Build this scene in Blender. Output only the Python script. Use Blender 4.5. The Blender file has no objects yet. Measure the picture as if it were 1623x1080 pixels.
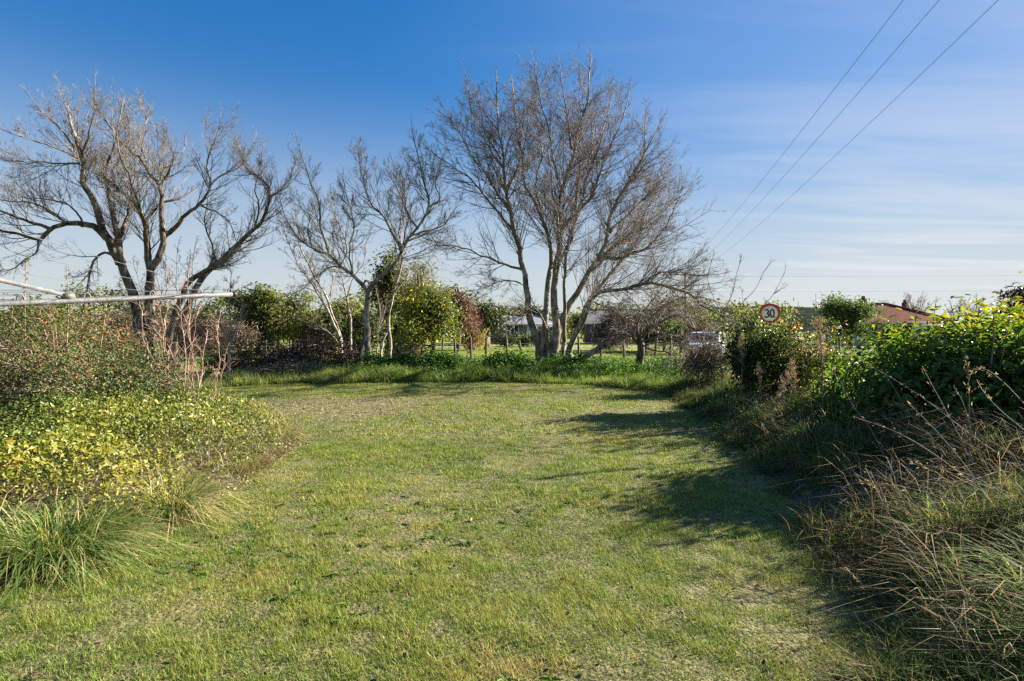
import bpy, math, random
import numpy as np
from mathutils import Vector, Matrix

# ------------------------------------------------------------------ camera, sky, sun, exposure
SC = bpy.context.scene
COL = SC.collection
F, CX, HY, EYE = 900.0, 811.5, 525.0, 1.5          # photograph: focal length in px, centre, horizon row, eye height

cam = bpy.data.cameras.new('camera')
cam.lens = 36.0 * F / 1623.0
cam.sensor_width = 36.0
cam.shift_y = -15.0 / 1623.0
cam.clip_end = 9000
cam_o = bpy.data.objects.new('camera', cam)
cam_o.location = (0, 0, EYE)
cam_o.rotation_euler = (math.radians(90), 0, 0)
COL.objects.link(cam_o)
SC.camera = cam_o

SUN_AZ, SUN_EL = math.radians(66), math.radians(22)  # azimuth measured from +Y towards +X
sun_dir = Vector((math.sin(SUN_AZ) * math.cos(SUN_EL), math.cos(SUN_AZ) * math.cos(SUN_EL), math.sin(SUN_EL)))

world = bpy.data.worlds.new('World')
SC.world = world
world.use_nodes = True
wn = world.node_tree
wn.nodes.clear()
def N(tree, typ, **kw):
    n = tree.nodes.new(typ)
    for k, v in kw.items():
        setattr(n, k, v)
    return n
w_out = N(wn, 'ShaderNodeOutputWorld')
w_bg = N(wn, 'ShaderNodeBackground')
w_bg.inputs['Strength'].default_value = 0.05
sky = N(wn, 'ShaderNodeTexSky', sky_type='NISHITA', sun_disc=False, sun_elevation=SUN_EL, sun_rotation=SUN_AZ,
        altitude=50.0, air_density=1.0, dust_density=0.1, ozone_density=2.2)
hsv = N(wn, 'ShaderNodeHueSaturation')
hsv.inputs['Saturation'].default_value = 1.40
hsv.inputs['Hue'].default_value = 0.506
hsv.inputs['Value'].default_value = 1.16
wn.links.new(sky.outputs[0], hsv.inputs['Color'])
# bright parts of the sky roll off softly, as film does
bw = N(wn, 'ShaderNodeRGBToBW')
wn.links.new(hsv.outputs[0], bw.inputs[0])
roll = N(wn, 'ShaderNodeMath', operation='MULTIPLY_ADD'); roll.inputs[1].default_value = 0.30; roll.inputs[2].default_value = 1.0
wn.links.new(bw.outputs[0], roll.inputs[0])
soft = N(wn, 'ShaderNodeVectorMath', operation='DIVIDE')
wn.links.new(hsv.outputs[0], soft.inputs[0]); wn.links.new(roll.outputs[0], soft.inputs[1])
# thin streaked cirrus drawn on a plane high above, thicker towards the horizon
geo = N(wn, 'ShaderNodeTexCoord')
sep = N(wn, 'ShaderNodeSeparateXYZ')
wn.links.new(geo.outputs['Generated'], sep.inputs[0])
def M(op, a, b=None, tree=wn, clamp=False):
    n = N(tree, 'ShaderNodeMath', operation=op, use_clamp=clamp)
    for i, v in enumerate((a, b)):
        if v is None: continue
        if isinstance(v, (int, float)): n.inputs[i].default_value = v
        else: tree.links.new(v, n.inputs[i])
    return n.outputs[0]
zz = M('MAXIMUM', M('ADD', sep.outputs[2], 0.06), 0.03)
px_, py_ = M('DIVIDE', sep.outputs[0], zz), M('DIVIDE', sep.outputs[1], zz)
cmb = N(wn, 'ShaderNodeCombineXYZ')
wn.links.new(px_, cmb.inputs[0]); wn.links.new(py_, cmb.inputs[1])
mp = N(wn, 'ShaderNodeMapping')
mp.inputs['Rotation'].default_value = (0, 0, math.radians(-14))
mp.inputs['Scale'].default_value = (0.16, 0.75, 1)
wn.links.new(cmb.outputs[0], mp.inputs[0])
nz = N(wn, 'ShaderNodeTexNoise')
nz.inputs['Scale'].default_value = 2.1; nz.inputs['Detail'].default_value = 7.0; nz.inputs['Roughness'].default_value = 0.56
nz.inputs['Distortion'].default_value = 0.5
wn.links.new(mp.outputs[0], nz.inputs['Vector'])
streak = N(wn, 'ShaderNodeMapRange', interpolation_type='SMOOTHSTEP')
streak.inputs[1].default_value = 0.40; streak.inputs[2].default_value = 0.70
wn.links.new(nz.outputs[0], streak.inputs[0])
# the cirrus field lies on the sunward half of the sky
side = N(wn, 'ShaderNodeMapRange', interpolation_type='SMOOTHSTEP')
side.inputs[1].default_value = -0.12; side.inputs[2].default_value = 0.75
wn.links.new(M('ADD', M('MULTIPLY', sep.outputs[0], 0.95), M('MULTIPLY', sep.outputs[1], 0.12)), side.inputs[0])
low = N(wn, 'ShaderNodeMapRange', interpolation_type='SMOOTHSTEP')
low.inputs[1].default_value = 0.30; low.inputs[2].default_value = 0.0
wn.links.new(sep.outputs[2], low.inputs[0])
fac = M('MULTIPLY', M('MULTIPLY', streak.outputs[0], side.outputs[0]), M('ADD', M('MULTIPLY', low.outputs[0], 0.30), 0.22))
veil = M('MULTIPLY', side.outputs[0], M('ADD', M('MULTIPLY', low.outputs[0], 0.10), 0.19))
# a bank of white cloud low on the horizon
bank = N(wn, 'ShaderNodeMapRange', interpolation_type='SMOOTHSTEP')
bank.inputs[1].default_value = 0.135; bank.inputs[2].default_value = 0.075
wn.links.new(M('ADD', sep.outputs[2], M('MULTIPLY', M('SUBTRACT', nz.outputs[0], 0.5), 0.07)), bank.inputs[0])
side2 = N(wn, 'ShaderNodeMapRange', interpolation_type='SMOOTHSTEP')
side2.inputs[1].default_value = 0.0; side2.inputs[2].default_value = 0.5
wn.links.new(sep.outputs[0], side2.inputs[0])
bk = M('MULTIPLY', M('MULTIPLY', bank.outputs[0], side2.outputs[0]), 0.8)
hor = N(wn, 'ShaderNodeMapRange', interpolation_type='SMOOTHERSTEP')
hor.inputs[1].default_value = 0.45; hor.inputs[2].default_value = 0.0
hor.inputs[4].default_value = 0.64
wn.links.new(sep.outputs[2], hor.inputs[0])
tot = M('MAXIMUM', M('ADD', M('ADD', fac, veil), M('MULTIPLY', hor.outputs[0], 0.45)), M('MAXIMUM', bk, hor.outputs[0]))
tot = M('MINIMUM', tot, 0.93, clamp=True)
mix = N(wn, 'ShaderNodeMixRGB')
mix.inputs['Color2'].default_value = (3.72, 3.86, 4.08, 1)
wn.links.new(tot, mix.inputs['Fac']); wn.links.new(soft.outputs[0], mix.inputs['Color1'])
wn.links.new(mix.outputs[0], w_bg.inputs['Color'])
wn.links.new(w_bg.outputs[0], w_out.inputs['Surface'])

sun = bpy.data.lights.new('sun', 'SUN')
sun.energy = 5.0
sun.angle = math.radians(0.53)
sun.color = (1.0, 0.90, 0.76)
sun_o = bpy.data.objects.new('sun', sun)
sun_o.rotation_euler = sun_dir.to_track_quat('Z', 'Y').to_euler()
sun_o.location = (30, 15, 30)
COL.objects.link(sun_o)

vs = SC.view_settings
SC.display_settings.display_device = 'sRGB'
vs.view_transform = 'Standard'
vs.look = 'None'
vs.exposure = 2.1
vs.gamma = 1.0
vs.use_curve_mapping = False
SC.cycles.use_denoising = False
SC.cycles.use_adaptive_sampling = False
SC.cycles.sample_clamp_indirect = 0.5
SC.cycles.max_bounces = 8
SC.cycles.transparent_max_bounces = 8
SC.cycles.diffuse_bounces = 3
SC.cycles.glossy_bounces = 2
SC.cycles.transmission_bounces = 4
SC.cycles.caustics_reflective = False
SC.cycles.caustics_refractive = False

# ------------------------------------------------------------------ helpers
def at(px, py, Y):
    """point seen at pixel (px, py) of the photograph when it stands Y metres away"""
    return np.array([(px - CX) / F * Y, Y, EYE - (py - HY) / F * Y])

def tag(o, label=None, cat=None, group=None, kind=None):
    if label: o['label'] = label
    if cat: o['category'] = cat
    if group: o['group'] = group
    if kind: o['kind'] = kind
    return o

def empty(name, loc, label=None, cat=None, group=None, rz=0.0):
    o = bpy.data.objects.new(name, None)
    o.empty_display_size = 0.2
    o.location = tuple(float(v) for v in loc)
    o.rotation_euler = (0, 0, rz)
    COL.objects.link(o)
    return tag(o, label, cat, group)

def mesh_tris(name, V, T, mat, tint=None, smooth=False, parent=None):
    """V (n,3), T (m,3) or (m,4) index array -> one mesh object (world coordinates; kept when parented)"""
    me = bpy.data.meshes.new(name)
    V = np.ascontiguousarray(V, dtype=np.float32)
    T = np.ascontiguousarray(T, dtype=np.int32)
    k = T.shape[1]
    if parent is not None:
        V = V - np.array(parent.location, dtype=np.float32)
        pr = parent.rotation_euler.z
        if abs(pr) > 1e-6:
            c, s = math.cos(-pr), math.sin(-pr)
            V = np.stack([V[:, 0] * c - V[:, 1] * s, V[:, 0] * s + V[:, 1] * c, V[:, 2]], 1).astype(np.float32)
    me.vertices.add(len(V)); me.vertices.foreach_set('co', V.ravel())
    me.loops.add(T.size); me.loops.foreach_set('vertex_index', T.ravel())
    me.polygons.add(len(T)); me.polygons.foreach_set('loop_start', np.arange(0, T.size, k, dtype=np.int32))
    if smooth:
        me.polygons.foreach_set('use_smooth', np.ones(len(T), dtype=bool))
    me.update(calc_edges=True)
    if tint is not None:
        a = me.attributes.new('tint', 'FLOAT', 'POINT')
        a.data.foreach_set('value', np.ascontiguousarray(tint, dtype=np.float32))
    me.materials.append(mat)
    o = bpy.data.objects.new(name, me)
    COL.objects.link(o)
    if parent is not None:
        o.parent = parent
    return o

def merge(chunks):
    """[(V,T,tint)] -> one (V,T,tint)"""
    Vs, Ts, ts, off = [], [], [], 0
    for V, T, t in chunks:
        Vs.append(V); Ts.append(T + off); ts.append(t); off += len(V)
    return np.concatenate(Vs), np.concatenate(Ts), np.concatenate(ts)

def nrm(a):
    return a / np.maximum(np.linalg.norm(a, axis=-1, keepdims=True), 1e-9)

def tubes(P, R, sides):
    """P (n,k,3) R (n,k) -> quads"""
    n, k, _ = P.shape
    Tn = np.gradient(P, axis=1); Tn = nrm(Tn)
    mean = nrm(P[:, -1] - P[:, 0])
    h = np.where(np.abs(mean[:, 2:3]) < 0.8, np.array([[0, 0, 1.0]]), np.array([[1.0, 0, 0]]))
    ref = nrm(np.cross(mean, h))[:, None, :]
    Nn = nrm(ref - (ref * Tn).sum(-1, keepdims=True) * Tn)
    B = np.cross(Tn, Nn)
    a = np.linspace(0, 2 * np.pi, sides, endpoint=False)
    V = P[:, :, None, :] + R[:, :, None, None] * (np.cos(a)[None, None, :, None] * Nn[:, :, None, :] + np.sin(a)[None, None, :, None] * B[:, :, None, :])
    idx = np.arange(n * k * sides).reshape(n, k, sides)
    nx = np.roll(idx, -1, axis=2)
    Q = np.stack([idx[:, :-1], nx[:, :-1], nx[:, 1:], idx[:, 1:]], -1).reshape(-1, 4)
    return V.reshape(-1, 3), Q

def resample(pts, m):
    """smooth a polyline through m points (Catmull-Rom, then even by length)"""
    p = np.array(pts, float)
    if len(p) == 2:
        t = np.linspace(0, 1, m)[:, None]
        return p[0] * (1 - t) + p[1] * t
    e = np.vstack([2 * p[0] - p[1], p, 2 * p[-1] - p[-2]])
    out = []
    for i in range(len(p) - 1):
        a, b, c, d = e[i], e[i + 1], e[i + 2], e[i + 3]
        t = np.linspace(0, 1, 12, endpoint=False)[:, None]
        out.append(0.5 * (2 * b + (c - a) * t + (2 * a - 5 * b + 4 * c - d) * t ** 2 + (-a + 3 * b - 3 * c + d) * t ** 3))
    q = np.vstack(out + [p[-1:]])
    s = np.r_[0, np.cumsum(np.linalg.norm(np.diff(q, axis=0), axis=1))]
    u = np.linspace(0, s[-1], m)
    return np.stack([np.interp(u, s, q[:, j]) for j in range(3)], 1)

def in_poly(x, y, poly):
    inside = np.zeros(len(x), bool)
    n = len(poly)
    for i in range(n):
        x0, y0 = poly[i]; x1, y1 = poly[(i + 1) % n]
        c = ((y0 > y) != (y1 > y)) & (x < (x1 - x0) * (y - y0) / (y1 - y0 + 1e-12) + x0)
        inside ^= c
    return inside

def vnoise(x, y, seed, scale):
    """smooth 2-D value noise 0..1, numpy"""
    r = np.random.default_rng(seed); g = r.random((64, 64))
    u, v = np.asarray(x) / scale + 1000.0, np.asarray(y) / scale + 1000.0
    i, j = np.floor(u).astype(int), np.floor(v).astype(int)
    fu, fv = u - i, v - j
    fu, fv = fu * fu * (3 - 2 * fu), fv * fv * (3 - 2 * fv)
    G = lambda a, b: g[a % 64, b % 64]
    return (G(i, j) * (1 - fu) + G(i + 1, j) * fu) * (1 - fv) + (G(i, j + 1) * (1 - fu) + G(i + 1, j + 1) * fu) * fv

# ------------------------------------------------------------------ materials
def new_mat(name):
    m = bpy.data.materials.new(name); m.use_nodes = True
    t = m.node_tree; t.nodes.clear()
    o = N(t, 'ShaderNodeOutputMaterial')
    return m, t, o

def ramp_node(t, stops):
    r = N(t, 'ShaderNodeValToRGB')
    e = r.color_ramp.elements
    while len(e) < len(stops): e.new(0.5)
    for i, (p, c) in enumerate(stops):
        e[i].position = p; e[i].color = (*c, 1)
    return r

def lift(stops, f): return [(p, tuple(min(v * f, 0.8) for v in c)) for p, c in stops]

def leaf_mat(name, stops, trans=0.4, rough=0.5, spec=0.35, tcol=(1.25, 1.25, 0.6)):
    """colour by the leaf's own tint attribute; leaves let light through"""
    m, t, o = new_mat(name)
    a = N(t, 'ShaderNodeAttribute', attribute_name='tint')
    r = ramp_node(t, stops); t.links.new(a.outputs['Fac'], r.inputs[0])
    p = N(t, 'ShaderNodeBsdfPrincipled')
    p.inputs['Roughness'].default_value = rough
    p.inputs['Specular IOR Level'].default_value = spec
    t.links.new(r.outputs[0], p.inputs['Base Color'])
    tr = N(t, 'ShaderNodeBsdfTranslucent')
    mu = N(t, 'ShaderNodeMixRGB', blend_type='MULTIPLY'); mu.inputs['Fac'].default_value = 1
    mu.inputs['Color2'].default_value = (*tcol, 1)
    t.links.new(r.outputs[0], mu.inputs['Color1']); t.links.new(mu.outputs[0], tr.inputs[0])
    mx = N(t, 'ShaderNodeMixShader'); mx.inputs[0].default_value = trans
    t.links.new(p.outputs[0], mx.inputs[1]); t.links.new(tr.outputs[0], mx.inputs[2])
    t.links.new(mx.outputs[0], o.inputs[0])
    return m

def noise_mat(name, stops, scale=5.0, detail=5.0, rough=0.8, bump=0.0, bscale=None, stretch=(1, 1, 1), metallic=0.0, spec=0.3):
    m, t, o = new_mat(name)
    tc = N(t, 'ShaderNodeTexCoord'); mpn = N(t, 'ShaderNodeMapping'); mpn.inputs['Scale'].default_value = stretch
    t.links.new(tc.outputs['Object'], mpn.inputs[0])
    nn = N(t, 'ShaderNodeTexNoise'); nn.inputs['Scale'].default_value = scale; nn.inputs['Detail'].default_value = detail
    nn.inputs['Roughness'].default_value = 0.6
    t.links.new(mpn.outputs[0], nn.inputs['Vector'])
    r = ramp_node(t, stops); t.links.new(nn.outputs[0], r.inputs[0])
    p = N(t, 'ShaderNodeBsdfPrincipled')
    p.inputs['Roughness'].default_value = rough; p.inputs['Metallic'].default_value = metallic
    p.inputs['Specular IOR Level'].default_value = spec
    t.links.new(r.outputs[0], p.inputs['Base Color'])
    if bump:
        n2 = N(t, 'ShaderNodeTexNoise'); n2.inputs['Scale'].default_value = bscale or scale * 4; n2.inputs['Detail'].default_value = 4
        t.links.new(mpn.outputs[0], n2.inputs['Vector'])
        b = N(t, 'ShaderNodeBump'); b.inputs['Strength'].default_value = bump; b.inputs['Distance'].default_value = 0.03
        t.links.new(n2.outputs[0], b.inputs['Height']); t.links.new(b.outputs[0], p.inputs['Normal'])
    t.links.new(p.outputs[0], o.inputs[0])
    return m

MAT = {}
MAT['blade'] = leaf_mat('lawn_blade', lift([(0.0, (0.045, 0.085, 0.018)), (0.28, (0.112, 0.192, 0.024)), (0.55, (0.215, 0.270, 0.038)),
                                       (0.80, (0.32, 0.270, 0.080)), (1.0, (0.46, 0.34, 0.16))], 1.08), 0.30, 0.55, 0.25, (1.15, 1.25, 0.6))
MAT['lush'] = leaf_mat('lush_grass', lift([(0.0, (0.035, 0.075, 0.018)), (0.45, (0.080, 0.132, 0.034)), (0.75, (0.145, 0.178, 0.055)),
                                      (0.88, (0.27, 0.23, 0.10)), (1.0, (0.40, 0.32, 0.18))], 1.45), 0.40, 0.7, 0.08, (1.15, 1.3, 0.6))
MAT['rank'] = leaf_mat('rank_grass', [(0.0, (0.040, 0.070, 0.022)), (0.40, (0.100, 0.155, 0.042)), (0.75, (0.19, 0.225, 0.062)), (0.84, (0.20, 0.142, 0.072)), (1.0, (0.37, 0.265, 0.145))], 0.34, 0.8, 0.05, (1.15, 1.2, 0.6))
MAT['dry'] = leaf_mat('dry_grass', lift([(0.0, (0.12, 0.10, 0.055)), (0.5, (0.27, 0.205, 0.12)), (1.0, (0.46, 0.38, 0.25))], 1.15), 0.3, 0.8, 0.06, (1.1, 1.0, 0.8))
MAT['broad'] = leaf_mat('broad_leaf', lift([(0.0, (0.022, 0.052, 0.014)), (0.45, (0.040, 0.085, 0.018)), (0.75, (0.075, 0.125, 0.022)),
                                       (0.90, (0.125, 0.15, 0.024)), (1.0, (0.20, 0.17, 0.028))], 1.4), 0.50, 0.45, 0.25, (1.45, 1.45, 0.40))
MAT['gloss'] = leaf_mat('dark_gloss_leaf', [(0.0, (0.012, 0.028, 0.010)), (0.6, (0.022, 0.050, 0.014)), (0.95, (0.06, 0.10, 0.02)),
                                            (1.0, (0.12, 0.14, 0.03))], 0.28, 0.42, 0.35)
MAT['rose'] = leaf_mat('mixed_leaf', [(0.0, (0.025, 0.045, 0.015)), (0.5, (0.055, 0.085, 0.022)), (0.78, (0.12, 0.125, 0.03)),
                                      (0.88, (0.16, 0.075, 0.05)), (0.95, (0.34, 0.10, 0.03)), (1.0, (0.5, 0.22, 0.03))], 0.42, 0.5, 0.22)
MAT['cotone'] = leaf_mat('small_leaf', lift([(0.0, (0.030, 0.048, 0.018)), (0.40, (0.062, 0.090, 0.030)), (0.66, (0.11, 0.13, 0.045)),
                                        (0.80, (0.14, 0.105, 0.06)), (0.94, (0.17, 0.075, 0.05)), (1.0, (0.36, 0.10, 0.035))], 1.45), 0.3, 0.5, 0.25, (1.2, 1.1, 0.6))
MAT['vinca'] = leaf_mat('periwinkle_leaf', lift([(0.0, (0.040, 0.070, 0.014)), (0.30, (0.095, 0.130, 0.020)), (0.55, (0.19, 0.20, 0.03)),
                                            (0.85, (0.27, 0.245, 0.036)), (1.0, (0.38, 0.285, 0.045))], 1.2), 0.36, 0.42, 0.4, (1.2, 1.15, 0.5))
MAT['weed'] = leaf_mat('weed_leaf', lift([(0.0, (0.018, 0.040, 0.012)), (0.5, (0.040, 0.085, 0.018)), (1.0, (0.11, 0.19, 0.03))], 1.35), 0.42, 0.55, 0.2, (1.2, 1.4, 0.5))
MAT['olive'] = leaf_mat('olive_foliage', lift([(0.0, (0.022, 0.034, 0.012)), (0.5, (0.062, 0.078, 0.022)), (0.85, (0.125, 0.130, 0.035)), (1.0, (0.19, 0.155, 0.055))], 1.6), 0.45, 0.6, 0.2)
MAT['lemon'] = leaf_mat('citrus_foliage', lift([(0.0, (0.030, 0.048, 0.014)), (0.5, (0.075, 0.105, 0.020)), (0.88, (0.155, 0.17, 0.03)), (0.95, (0.28, 0.24, 0.03)), (1.0, (0.62, 0.42, 0.02))], 1.35), 0.36, 0.45, 0.35)
MAT['willow'] = leaf_mat('willow_foliage', lift([(0.0, (0.055, 0.055, 0.02)), (0.5, (0.12, 0.115, 0.035)), (1.0, (0.25, 0.21, 0.07))], 1.3), 0.4, 0.6, 0.2)
MAT['russet'] = leaf_mat('russet_foliage', lift([(0.0, (0.045, 0.028, 0.022)), (0.5, (0.11, 0.062, 0.046)), (1.0, (0.19, 0.115, 0.075))], 1.3), 0.25, 0.7, 0.15, (1.2, 1, .9))
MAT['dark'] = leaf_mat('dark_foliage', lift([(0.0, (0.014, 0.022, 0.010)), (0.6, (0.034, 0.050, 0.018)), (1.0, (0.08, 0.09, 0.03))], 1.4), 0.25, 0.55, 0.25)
MAT['fresh'] = leaf_mat('fresh_foliage', lift([(0.0, (0.022, 0.045, 0.014)), (0.5, (0.055, 0.095, 0.025)), (1.0, (0.12, 0.16, 0.045))], 1.25), 0.36, 0.5, 0.3)
MAT['plum'] = leaf_mat('plum_foliage', [(0.0, (0.018, 0.012, 0.012)), (0.6, (0.040, 0.028, 0.022)), (1.0, (0.075, 0.05, 0.035))], 0.25, 0.4, 0.4)
MAT['brownleaf'] = leaf_mat('dead_leaf', lift([(0.0, (0.022, 0.014, 0.012)), (0.6, (0.060, 0.036, 0.028)), (1.0, (0.15, 0.095, 0.065))], 1.3), 0.15, 0.7, 0.2, (1.2, 1, .9))
MAT['litter'] = leaf_mat('fallen_leaf', [(0.0, (0.10, 0.07, 0.04)), (0.5, (0.22, 0.165, 0.095)), (1.0, (0.38, 0.30, 0.18))], 0.1, 0.7, 0.2, (1, 1, .9))
MAT['scrub'] = leaf_mat('scrub_twig', lift([(0.0, (0.06, 0.045, 0.033)), (0.5, (0.13, 0.10, 0.072)), (1.0, (0.24, 0.19, 0.13))], 1.4), 0.1, 0.8, 0.15, (1, 1, 1))

MAT['bark_pale'] = noise_mat('pale_bark', [(0.36, (0.060, 0.050, 0.038)), (0.46, (0.165, 0.14, 0.108)), (0.56, (0.25, 0.22, 0.175)), (0.64, (0.42, 0.40, 0.33))], 5.0, 10, 0.9, 1.0, 16, (1, 1, 0.55))
MAT['bark_dark'] = noise_mat('dark_bark', [(0.36, (0.028, 0.022, 0.017)), (0.48, (0.10, 0.075, 0.055)), (0.58, (0.17, 0.135, 0.10)), (0.68, (0.34, 0.30, 0.23))], 5.5, 10, 0.95, 1.0, 14, (1, 1, 0.4))
MAT['bark_white'] = noise_mat('whitish_bark', [(0.34, (0.085, 0.07, 0.055)), (0.46, (0.25, 0.215, 0.17)), (0.56, (0.38, 0.34, 0.28)), (0.66, (0.52, 0.48, 0.41))], 6.0, 10, 0.9, 0.9, 18, (1, 1, 0.5))
MAT['twig'] = noise_mat('twig_bark', [(0.35, (0.10, 0.080, 0.072)), (0.65, (0.21, 0.175, 0.155))], 2.0, 4, 0.8)
MAT['twig_pale'] = noise_mat('pale_twig_bark', [(0.35, (0.12, 0.10, 0.086)), (0.65, (0.27, 0.235, 0.20))], 2.0, 4, 0.8)
MAT['twig_pink'] = noise_mat('pink_twig_bark', [(0.35, (0.20, 0.125, 0.095)), (0.65, (0.40, 0.27, 0.20))], 6.0, 4, 0.7)
MAT['twig_grey'] = noise_mat('grey_twig_bark', [(0.35, (0.11, 0.090, 0.072)), (0.65, (0.26, 0.22, 0.175))], 2.0, 4, 0.8)
MAT['wood_post'] = noise_mat('weathered_post', [(0.3, (0.05, 0.04, 0.03)), (0.7, (0.17, 0.14, 0.11))], 6, 6, 0.9, 0.5, 20, (1, 1, 0.2))
MAT['galv'] = noise_mat('galvanised_steel', [(0.30, (0.085, 0.088, 0.095)), (0.55, (0.135, 0.138, 0.145)), (0.75, (0.19, 0.192, 0.195))], 22, 6, 0.6, 0.15, 60, (1, 1, 1), 0.2, 0.35)
MAT['wire'] = noise_mat('steel_wire', [(0.4, (0.46, 0.47, 0.48)), (0.6, (0.58, 0.59, 0.60))], 5, 3, 0.5, metallic=0.2)
MAT['cable'] = noise_mat('power_cable', [(0.4, (0.030, 0.034, 0.042)), (0.6, (0.055, 0.06, 0.07))], 1, 2, 0.6)
MAT['soil'] = noise_mat('bare_soil', [(0.3, (0.055, 0.040, 0.027)), (0.6, (0.125, 0.095, 0.062)), (0.75, (0.20, 0.16, 0.11))], 8, 8, 0.95, 0.8, 30)
MAT['black'] = noise_mat('black_plastic', [(0.4, (0.015, 0.015, 0.016)), (0.6, (0.03, 0.03, 0.032))], 8, 3, 0.5)

# ------------------------------------------------------------------ plan of the lawn
LEFT_EDGE = [(-1.9, 1.2), (-3.3, 2.9), (-3.0, 3.33), (-2.72, 3.8), (-2.62, 4.43), (-2.75, 5.5), (-2.84, 6.92), (-3.10, 8.1), (-3.5, 8.9), (-5.2, 9.7), (-7.6, 11.2), (-8.2, 13.2)]
FAR_EDGE = [(-7.36, 15.0), (-6.1, 16.2), (-3.0, 16.5), (0.0, 16.4), (2.0, 15.8), (3.2, 14.7)]
RIGHT_EDGE = [(3.75, 13.3), (3.62, 12.0), (3.44, 10.8), (3.05, 7.7), (2.66, 5.74), (2.36, 4.43), (2.12, 3.6), (1.86, 2.84), (1.6, 2.3), (1.1, 1.2)]
LAWN = LEFT_EDGE + FAR_EDGE + RIGHT_EDGE
_ry = np.array([p[1] for p in RIGHT_EDGE][::-1]); _rx = np.array([p[0] for p in RIGHT_EDGE][::-1])
def right_edge_x(y): return np.interp(y, _ry, _rx)
_ly = np.array([p[1] for p in LEFT_EDGE]); _lx = np.array([p[0] for p in LEFT_EDGE])
def left_edge_x(y): return np.interp(y, _ly, _lx)

def ground_z(x, y):
    """gentle rises under the borders; flat elsewhere"""
    x = np.asarray(x, float); y = np.asarray(y, float)
    rb = np.clip((x - right_edge_x(y) - 0.1) / 1.2, 0, 1) * np.clip((15.5 - y) / 2.0, 0, 1) * np.clip((y - 0.5) / 1, 0, 1)
    rb = rb * np.clip((9.0 - x) / 2.5, 0, 1)
    lb = np.clip((left_edge_x(y) - x - 0.1) / 1.0, 0, 1) * np.clip((9.6 - y) / 1.5, 0, 1) * np.clip((x + 9.5) / 2, 0, 1) * np.clip((y - 0.5) / 1, 0, 1)
    fb = np.clip((y - 16.4) / 1.2, 0, 1) * np.clip((26 - y) / 4, 0, 1)
    return 0.34 * rb ** 0.8 * np.clip(1.15 - 0.03 * y, 0.6, 1.1) + 0.10 * lb + 0.12 * fb

def lawn_bump(x, y):
    return 0.035 * (vnoise(x, y, 1, 1.3) - 0.5) + 0.022 * (vnoise(x, y, 2, 0.35) - 0.5)

def bare_patch(x, y):
    """worn pale strip on the far left of the lawn"""
    d = np.sqrt(((x + 4.0 - 0.35 * (y - 11)) / 2.6) ** 2 + ((y - 11.2) / 2.1) ** 2)
    d = d + 0.55 * (vnoise(x, y, 5, 0.9) - 0.5) + 0.3 * (vnoise(x, y, 6, 0.3) - 0.5)
    return np.clip((1.05 - d) / 0.45, 0, 1)

# ------------------------------------------------------------------ the setting
def grid_mesh(name, xs, ys, zf, mat, keep=None):
    X, Y = np.meshgrid(xs, ys)
    Z = zf(X, Y)
    V = np.stack([X, Y, Z], -1).reshape(-1, 3)
    i = np.arange(len(xs) * len(ys)).reshape(len(ys), len(xs))
    Q = np.stack([i[:-1, :-1], i[:-1, 1:], i[1:, 1:], i[1:, :-1]], -1).reshape(-1, 4)
    if keep is not None:
        c = V[Q].mean(1)
        Q = Q[keep(c[:, 0], c[:, 1])]
        used = np.unique(Q); mp_ = np.full(len(V), -1); mp_[used] = np.arange(len(used))
        V, Q = V[used], mp_[Q]
    return mesh_tris(name, V, Q, mat, smooth=True)

def ground_material():
    m, t, o = new_mat('ground_grass')
    tc = N(t, 'ShaderNodeTexCoord')
    n1 = N(t, 'ShaderNodeTexNoise'); n1.inputs['Scale'].default_value = 0.12; n1.inputs['Detail'].default_value = 6
    n2 = N(t, 'ShaderNodeTexNoise'); n2.inputs['Scale'].default_value = 2.2; n2.inputs['Detail'].default_value = 8; n2.inputs['Roughness'].default_value = 0.7
    for n in (n1, n2): t.links.new(tc.outputs['Object'], n.inputs['Vector'])
    r1 = ramp_node(t, [(0.32, (0.13, 0.175, 0.030)), (0.50, (0.205, 0.245, 0.045)), (0.68, (0.30, 0.28, 0.09))])
    r2 = ramp_node(t, [(0.30, (0.55, 0.55, 0.55)), (0.70, (1.25, 1.25, 1.25))])
    t.links.new(n1.outputs[0], r1.inputs[0]); t.links.new(n2.outputs[0], r2.inputs[0])
    mu = N(t, 'ShaderNodeMixRGB', blend_type='MULTIPLY'); mu.inputs['Fac'].default_value = 1
    t.links.new(r1.outputs[0], mu.inputs['Color1']); t.links.new(r2.outputs[0], mu.inputs['Color2'])
    p = N(t, 'ShaderNodeBsdfPrincipled'); p.inputs['Roughness'].default_value = 0.95; p.inputs['Specular IOR Level'].default_value = 0.1
    t.links.new(mu.outputs[0], p.inputs['Base Color'])
    b = N(t, 'ShaderNodeBump'); b.inputs['Strength'].default_value = 0.7; b.inputs['Distance'].default_value = 0.08
    t.links.new(n2.outputs[0], b.inputs['Height']); t.links.new(b.outputs[0], p.inputs['Normal'])
    t.links.new(p.outputs[0], o.inputs[0])
    return m

def border_soil_material():
    return noise_mat('lawn_soil', [(0.30, (0.075, 0.070, 0.028)), (0.50, (0.150, 0.135, 0.058)), (0.70, (0.24, 0.20, 0.095))], 9, 8, 0.95, 0.9, 40)

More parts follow.
